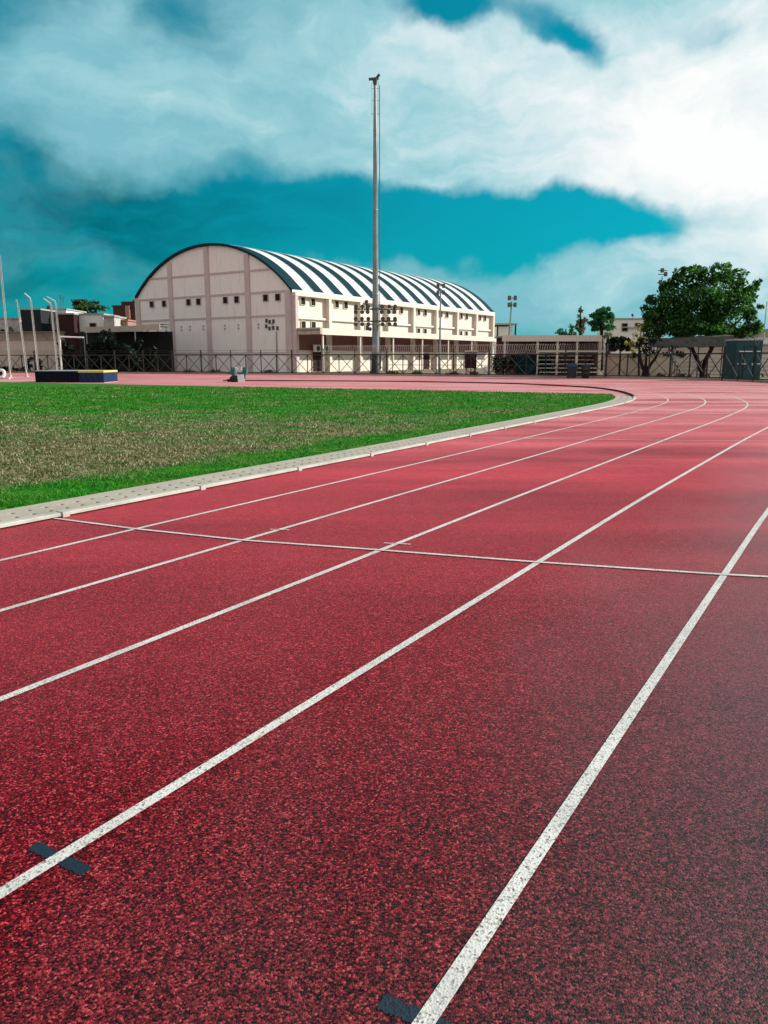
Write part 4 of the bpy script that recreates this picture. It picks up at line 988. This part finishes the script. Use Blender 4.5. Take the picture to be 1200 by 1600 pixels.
# weathered roof over the long bleacher
Y = 63.4; a, c = at(1014, 537, Y + .8), at(1148, 533, Y - .8); o_ = Vector(((a.x + c.x) / 2, Y, 0)); t = thing('bleacher_shelter', 'long weathered grey roof edge in front of the bleacher under the big tree', 'shelter', o_)
z1 = [at(1014, 531, Y).z, at(1148, 524.5, Y).z]; z0_ = [at(1014, 543, Y).z, at(1148, 541, Y).z]
xa, xb = a.x - o_.x, c.x - o_.x; nn = 60; vs = []; rz1 = .8
for k in range(nn + 1):
    u = k / nn; x = xa + (xb - xa) * u; wv = .06 * mnoise.noise(Vector((x * 1.3, 0, 5))) + .03 * mnoise.noise(Vector((x * 6, 0, 5))); wv2 = .08 * mnoise.noise(Vector((x * 1.7, 3, 5))) + .05 * mnoise.noise(Vector((x * 7, 3, 5)))
    zt_ = z1[0] + (z1[1] - z1[0]) * u + wv; zb_ = z0_[0] + (z0_[1] - z0_[0]) * u + wv2; yo = rz1 - 2 * rz1 * u
    vs += [(x, yo + 1.8, zt_ + .12), (x, yo + .22, zt_), (x, yo, zb_), (x, yo + .06, zb_ - .02), (x, yo + .30, zt_ - .08), (x, yo + 1.8, zt_ + .02)]
fs = [(k * 6 + j, k * 6 + j + 1, k * 6 + j + 7, k * 6 + j + 6) for k in range(nn) for j in range(5)]
fs += [tuple(range(6))[::-1], tuple(nn * 6 + j for j in range(6))]
b = MB(); b.add(vs, fs); b.build('roof', 'thatch', t)
for u in (.04, .36, .68, .96):
    x = xa + (xb - xa) * u; yo = rz1 - 2 * rz1 * u
    b = MB(); b.tube([(x, yo + 1.5, 0), (x, yo + 1.5, z0_[0] + .45)], .05, 8); b.build('post', 'darksteel', t)
block('garden_building', 'white walled building with a grey top at the right edge', 'building', 1186, 1260, 514, 84, 'whitewall', 6, roof='slab', roofh=.8)
block('low_wall', 'low grey wall at the right edge behind the teal cabin', 'wall', 1150, 1290, 541, 79, 'slab', .3, roof='slab', roofh=.1)
p = gp_(1190, 78.6); t = thing('street_lamp', 'thin pole rising at the right edge beside the big tree crown', 'pole', p); h = at(1190, 472, 78.6).z
b = MB(); b.tube([(0, 0, 0), (0, 0, h)], [.08, .05], 8); b.build('pole', 'lightsteel', t); b = MB(); b.bar((0, 0, h), (.7, -.2, h + .15), .05); b.build('arm', 'lightsteel', t); b = MB(); b.bar((.5, -.15, h + .12), (1.0, -.3, h + .2), .16, .10); b.build('lamp_head', 'greyv', t)

# ------------------------------------------------------------------ sky and sun
SAZ, SEL = R(78), R(27)
w = bpy.data.worlds.new('World'); bpy.context.scene.world = w; w.use_nodes = True
nt = w.node_tree; bg = nt.nodes['Background']; bg.inputs['Strength'].default_value = .1
sky = nd(nt, 'ShaderNodeTexSky', sky_type='NISHITA'); sky.sun_disc = False; sky.sun_elevation = SEL; sky.sun_rotation = SAZ; sky.dust_density = .6; sky.ozone_density = 2.0
tc = nd(nt, 'ShaderNodeTexCoord'); dv = tc.outputs['Generated']
sx = nd(nt, 'ShaderNodeSeparateXYZ'); nt.links.new(dv, sx.inputs[0])
az = mth(nt, 'ARCTAN2', sx.outputs[0], sx.outputs[1]); el = mth(nt, 'ARCSINE', sx.outputs[2])
cb = nd(nt, 'ShaderNodeCombineXYZ'); nt.links.new(az, cb.inputs[0]); nt.links.new(el, cb.inputs[1])
uv = cb.outputs[0]
wn = nd(nt, 'ShaderNodeTexNoise'); wn.inputs['Scale'].default_value = 5.5; wn.inputs['Detail'].default_value = 5; wn.inputs['Roughness'].default_value = .55; nt.links.new(uv, wn.inputs['Vector'])
va = nd(nt, 'ShaderNodeVectorMath', operation='SUBTRACT'); nt.links.new(wn.outputs['Color'], va.inputs[0]); va.inputs[1].default_value = (.5, .5, .5)
vb = nd(nt, 'ShaderNodeVectorMath', operation='MULTIPLY_ADD'); nt.links.new(va.outputs[0], vb.inputs[0]); vb.inputs[1].default_value = (.20, .13, 0); nt.links.new(uv, vb.inputs[2])
wuv = vb.outputs[0]
def ang(px, py):
    d = ray(px, py).normalized(); return math.atan2(d.x, d.y), math.asin(d.z)
def blob(px, py, rx, ry, rot=0, soft=1.0):
    a, e = ang(px, py); m = nd(nt, 'ShaderNodeMapping', vector_type='TEXTURE'); m.inputs['Location'].default_value = (a, e, 0)
    m.inputs['Rotation'].default_value = (0, 0, R(rot)); m.inputs['Scale'].default_value = (rx / 1200, ry / 1200, 1); nt.links.new(wuv, m.inputs[0])
    l = nd(nt, 'ShaderNodeVectorMath', operation='LENGTH'); nt.links.new(m.outputs[0], l.inputs[0])
    return mp(nt, l.outputs['Value'], 1.0, 1.0 - soft, 0, 1, True)
def blobsum(items):
    acc = None
    for *g_, wgt in items:
        x = mth(nt, 'MULTIPLY', blob(*g_), wgt); acc = x if acc is None else mth(nt, 'ADD', acc, x)
    return acc
dens = blobsum([(980, 170, 520, 220, -4, .7, 1.05), (1200, 230, 380, 260, 0, .8, .7), (760, 60, 380, 170, 0, .9, .6), (640, 220, 260, 150, 0, .9, .5), (880, 270, 400, 90, 0, .9, .45),
                (330, 120, 430, 185, -8, .6, .66), (160, 205, 230, 125, -28, .7, .62), (470, 190, 300, 80, -6, .9, .30), (-10, 160, 70, 70, 0, 1, .45), (330, 185, 260, 30, -8, 1, .28),
                (1180, 480, 560, 140, 0, .9, .62), (800, 460, 440, 90, 0, 1, .50), (580, 430, 260, 60, 0, 1, .25),
                (660, 345, 700, 66, 2, .8, -.85), (330, 290, 300, 60, 3, .9, -.5), (885, 55, 135, 60, -28, 1, -1.75), (700, 6, 130, 50, 0, 1, -1.4), (1120, 35, 150, 40, -12, 1, -.9), (900, 356, 340, 62, 2, 1, -1.0), (280, 8, 110, 90, -20, 1, -.5), (30, 90, 120, 170, 0, .9, -.55)])
fb = nd(nt, 'ShaderNodeTexNoise'); fb.inputs['Scale'].default_value = 6.5; fb.inputs['Detail'].default_value = 8; fb.inputs['Roughness'].default_value = .56
nt.links.new(stretch(nt, wuv, (1, 1.9, 1)), fb.inputs['Vector'])
dens = mth(nt, 'ADD', mth(nt, 'MINIMUM', dens, 1.15), mth(nt, 'MULTIPLY', mth(nt, 'SUBTRACT', fb.outputs['Fac'], .5), 1.1))
rear = mp(nt, sx.outputs[1], .45, -.25, 0, .75, True)                     # unseen cloud behind the camera, added to fill shaded sides with neutral light
dens = mth(nt, 'ADD', dens, rear)
cover = mp(nt, dens, -.18, .85, 0, .97, True)
fb3 = nd(nt, 'ShaderNodeTexNoise'); fb3.inputs['Scale'].default_value = 9; fb3.inputs['Detail'].default_value = 9; fb3.inputs['Roughness'].default_value = .6
nt.links.new(stretch(nt, wuv, (1, 2.1, 1), (0, 0, R(8))), fb3.inputs['Vector'])
lit = blobsum([(1010, 190, 620, 300, -6, 1, .62), (1180, 240, 420, 300, 0, 1, .45), (300, 130, 420, 170, 0, 1, .14), (650, 80, 260, 110, 0, 1, .18), (330, 190, 220, 30, -8, 1, .18), (560, 250, 140, 40, 0, 1, .15)])
lit = mth(nt, 'ADD', lit, mth(nt, 'MULTIPLY', mth(nt, 'SUBTRACT', fb3.outputs['Fac'], .47), 1.15))
cl = ramp(nt, lit, [(0, (1.7, 4.0, 4.6)), (.28, (2.7, 4.9, 5.4)), (.55, (4.8, 6.1, 6.4)), (.85, (6.9, 7.2, 7.2)), (1, (7.7, 7.7, 7.6))])
cl = mix(nt, mp(nt, sx.outputs[1], .3, -.2, 0, 1, True), cl, (5.6, 5.4, 5.3))  # neutral tone of the added rear cloud
bw = nd(nt, 'ShaderNodeRGBToBW'); nt.links.new(sky.outputs[0], bw.inputs[0])
teal = mix(nt, 1.0, mix(nt, .55, sky.outputs[0], bw.outputs[0]), (.01, .82, .94), 'MULTIPLY')
low = mp(nt, sx.outputs[2], .30, .02, 1.0, .62)
teal = mix(nt, 1.0, teal, low, 'MULTIPLY')
db = blobsum([(60, 360, 480, 160, 0, 1, .80), (420, 345, 300, 60, 0, 1, .3), (100, 270, 200, 40, -8, 1, .12)])       # darker cloud bank low on the left
fb2 = noise(nt, stretch(nt, wuv, (1, 4, 1)), 5, 5, .6)
teal = mix(nt, mth(nt, 'MULTIPLY', db, mp(nt, fb2, .3, .65)), teal, (.0, .55, .72))
nt.links.new(mix(nt, cover, teal, cl), bg.inputs['Color'])
ld = bpy.data.lights.new('sun', 'SUN'); ld.energy = 4.8; ld.angle = R(.6); ld.color = (1, .94, .84)
lo_ = bpy.data.objects.new('sun', ld); C.objects.link(lo_)
sv = Vector((math.sin(SAZ) * math.cos(SEL), math.cos(SAZ) * math.cos(SEL), math.sin(SEL)))
lo_.rotation_euler = sv.to_track_quat('Z', 'Y').to_euler(); lo_.location = sv * 200
sc = bpy.context.scene
sc.view_settings.view_transform = 'Standard'; sc.view_settings.look = 'None'; sc.view_settings.exposure = .4; sc.view_settings.gamma = 1
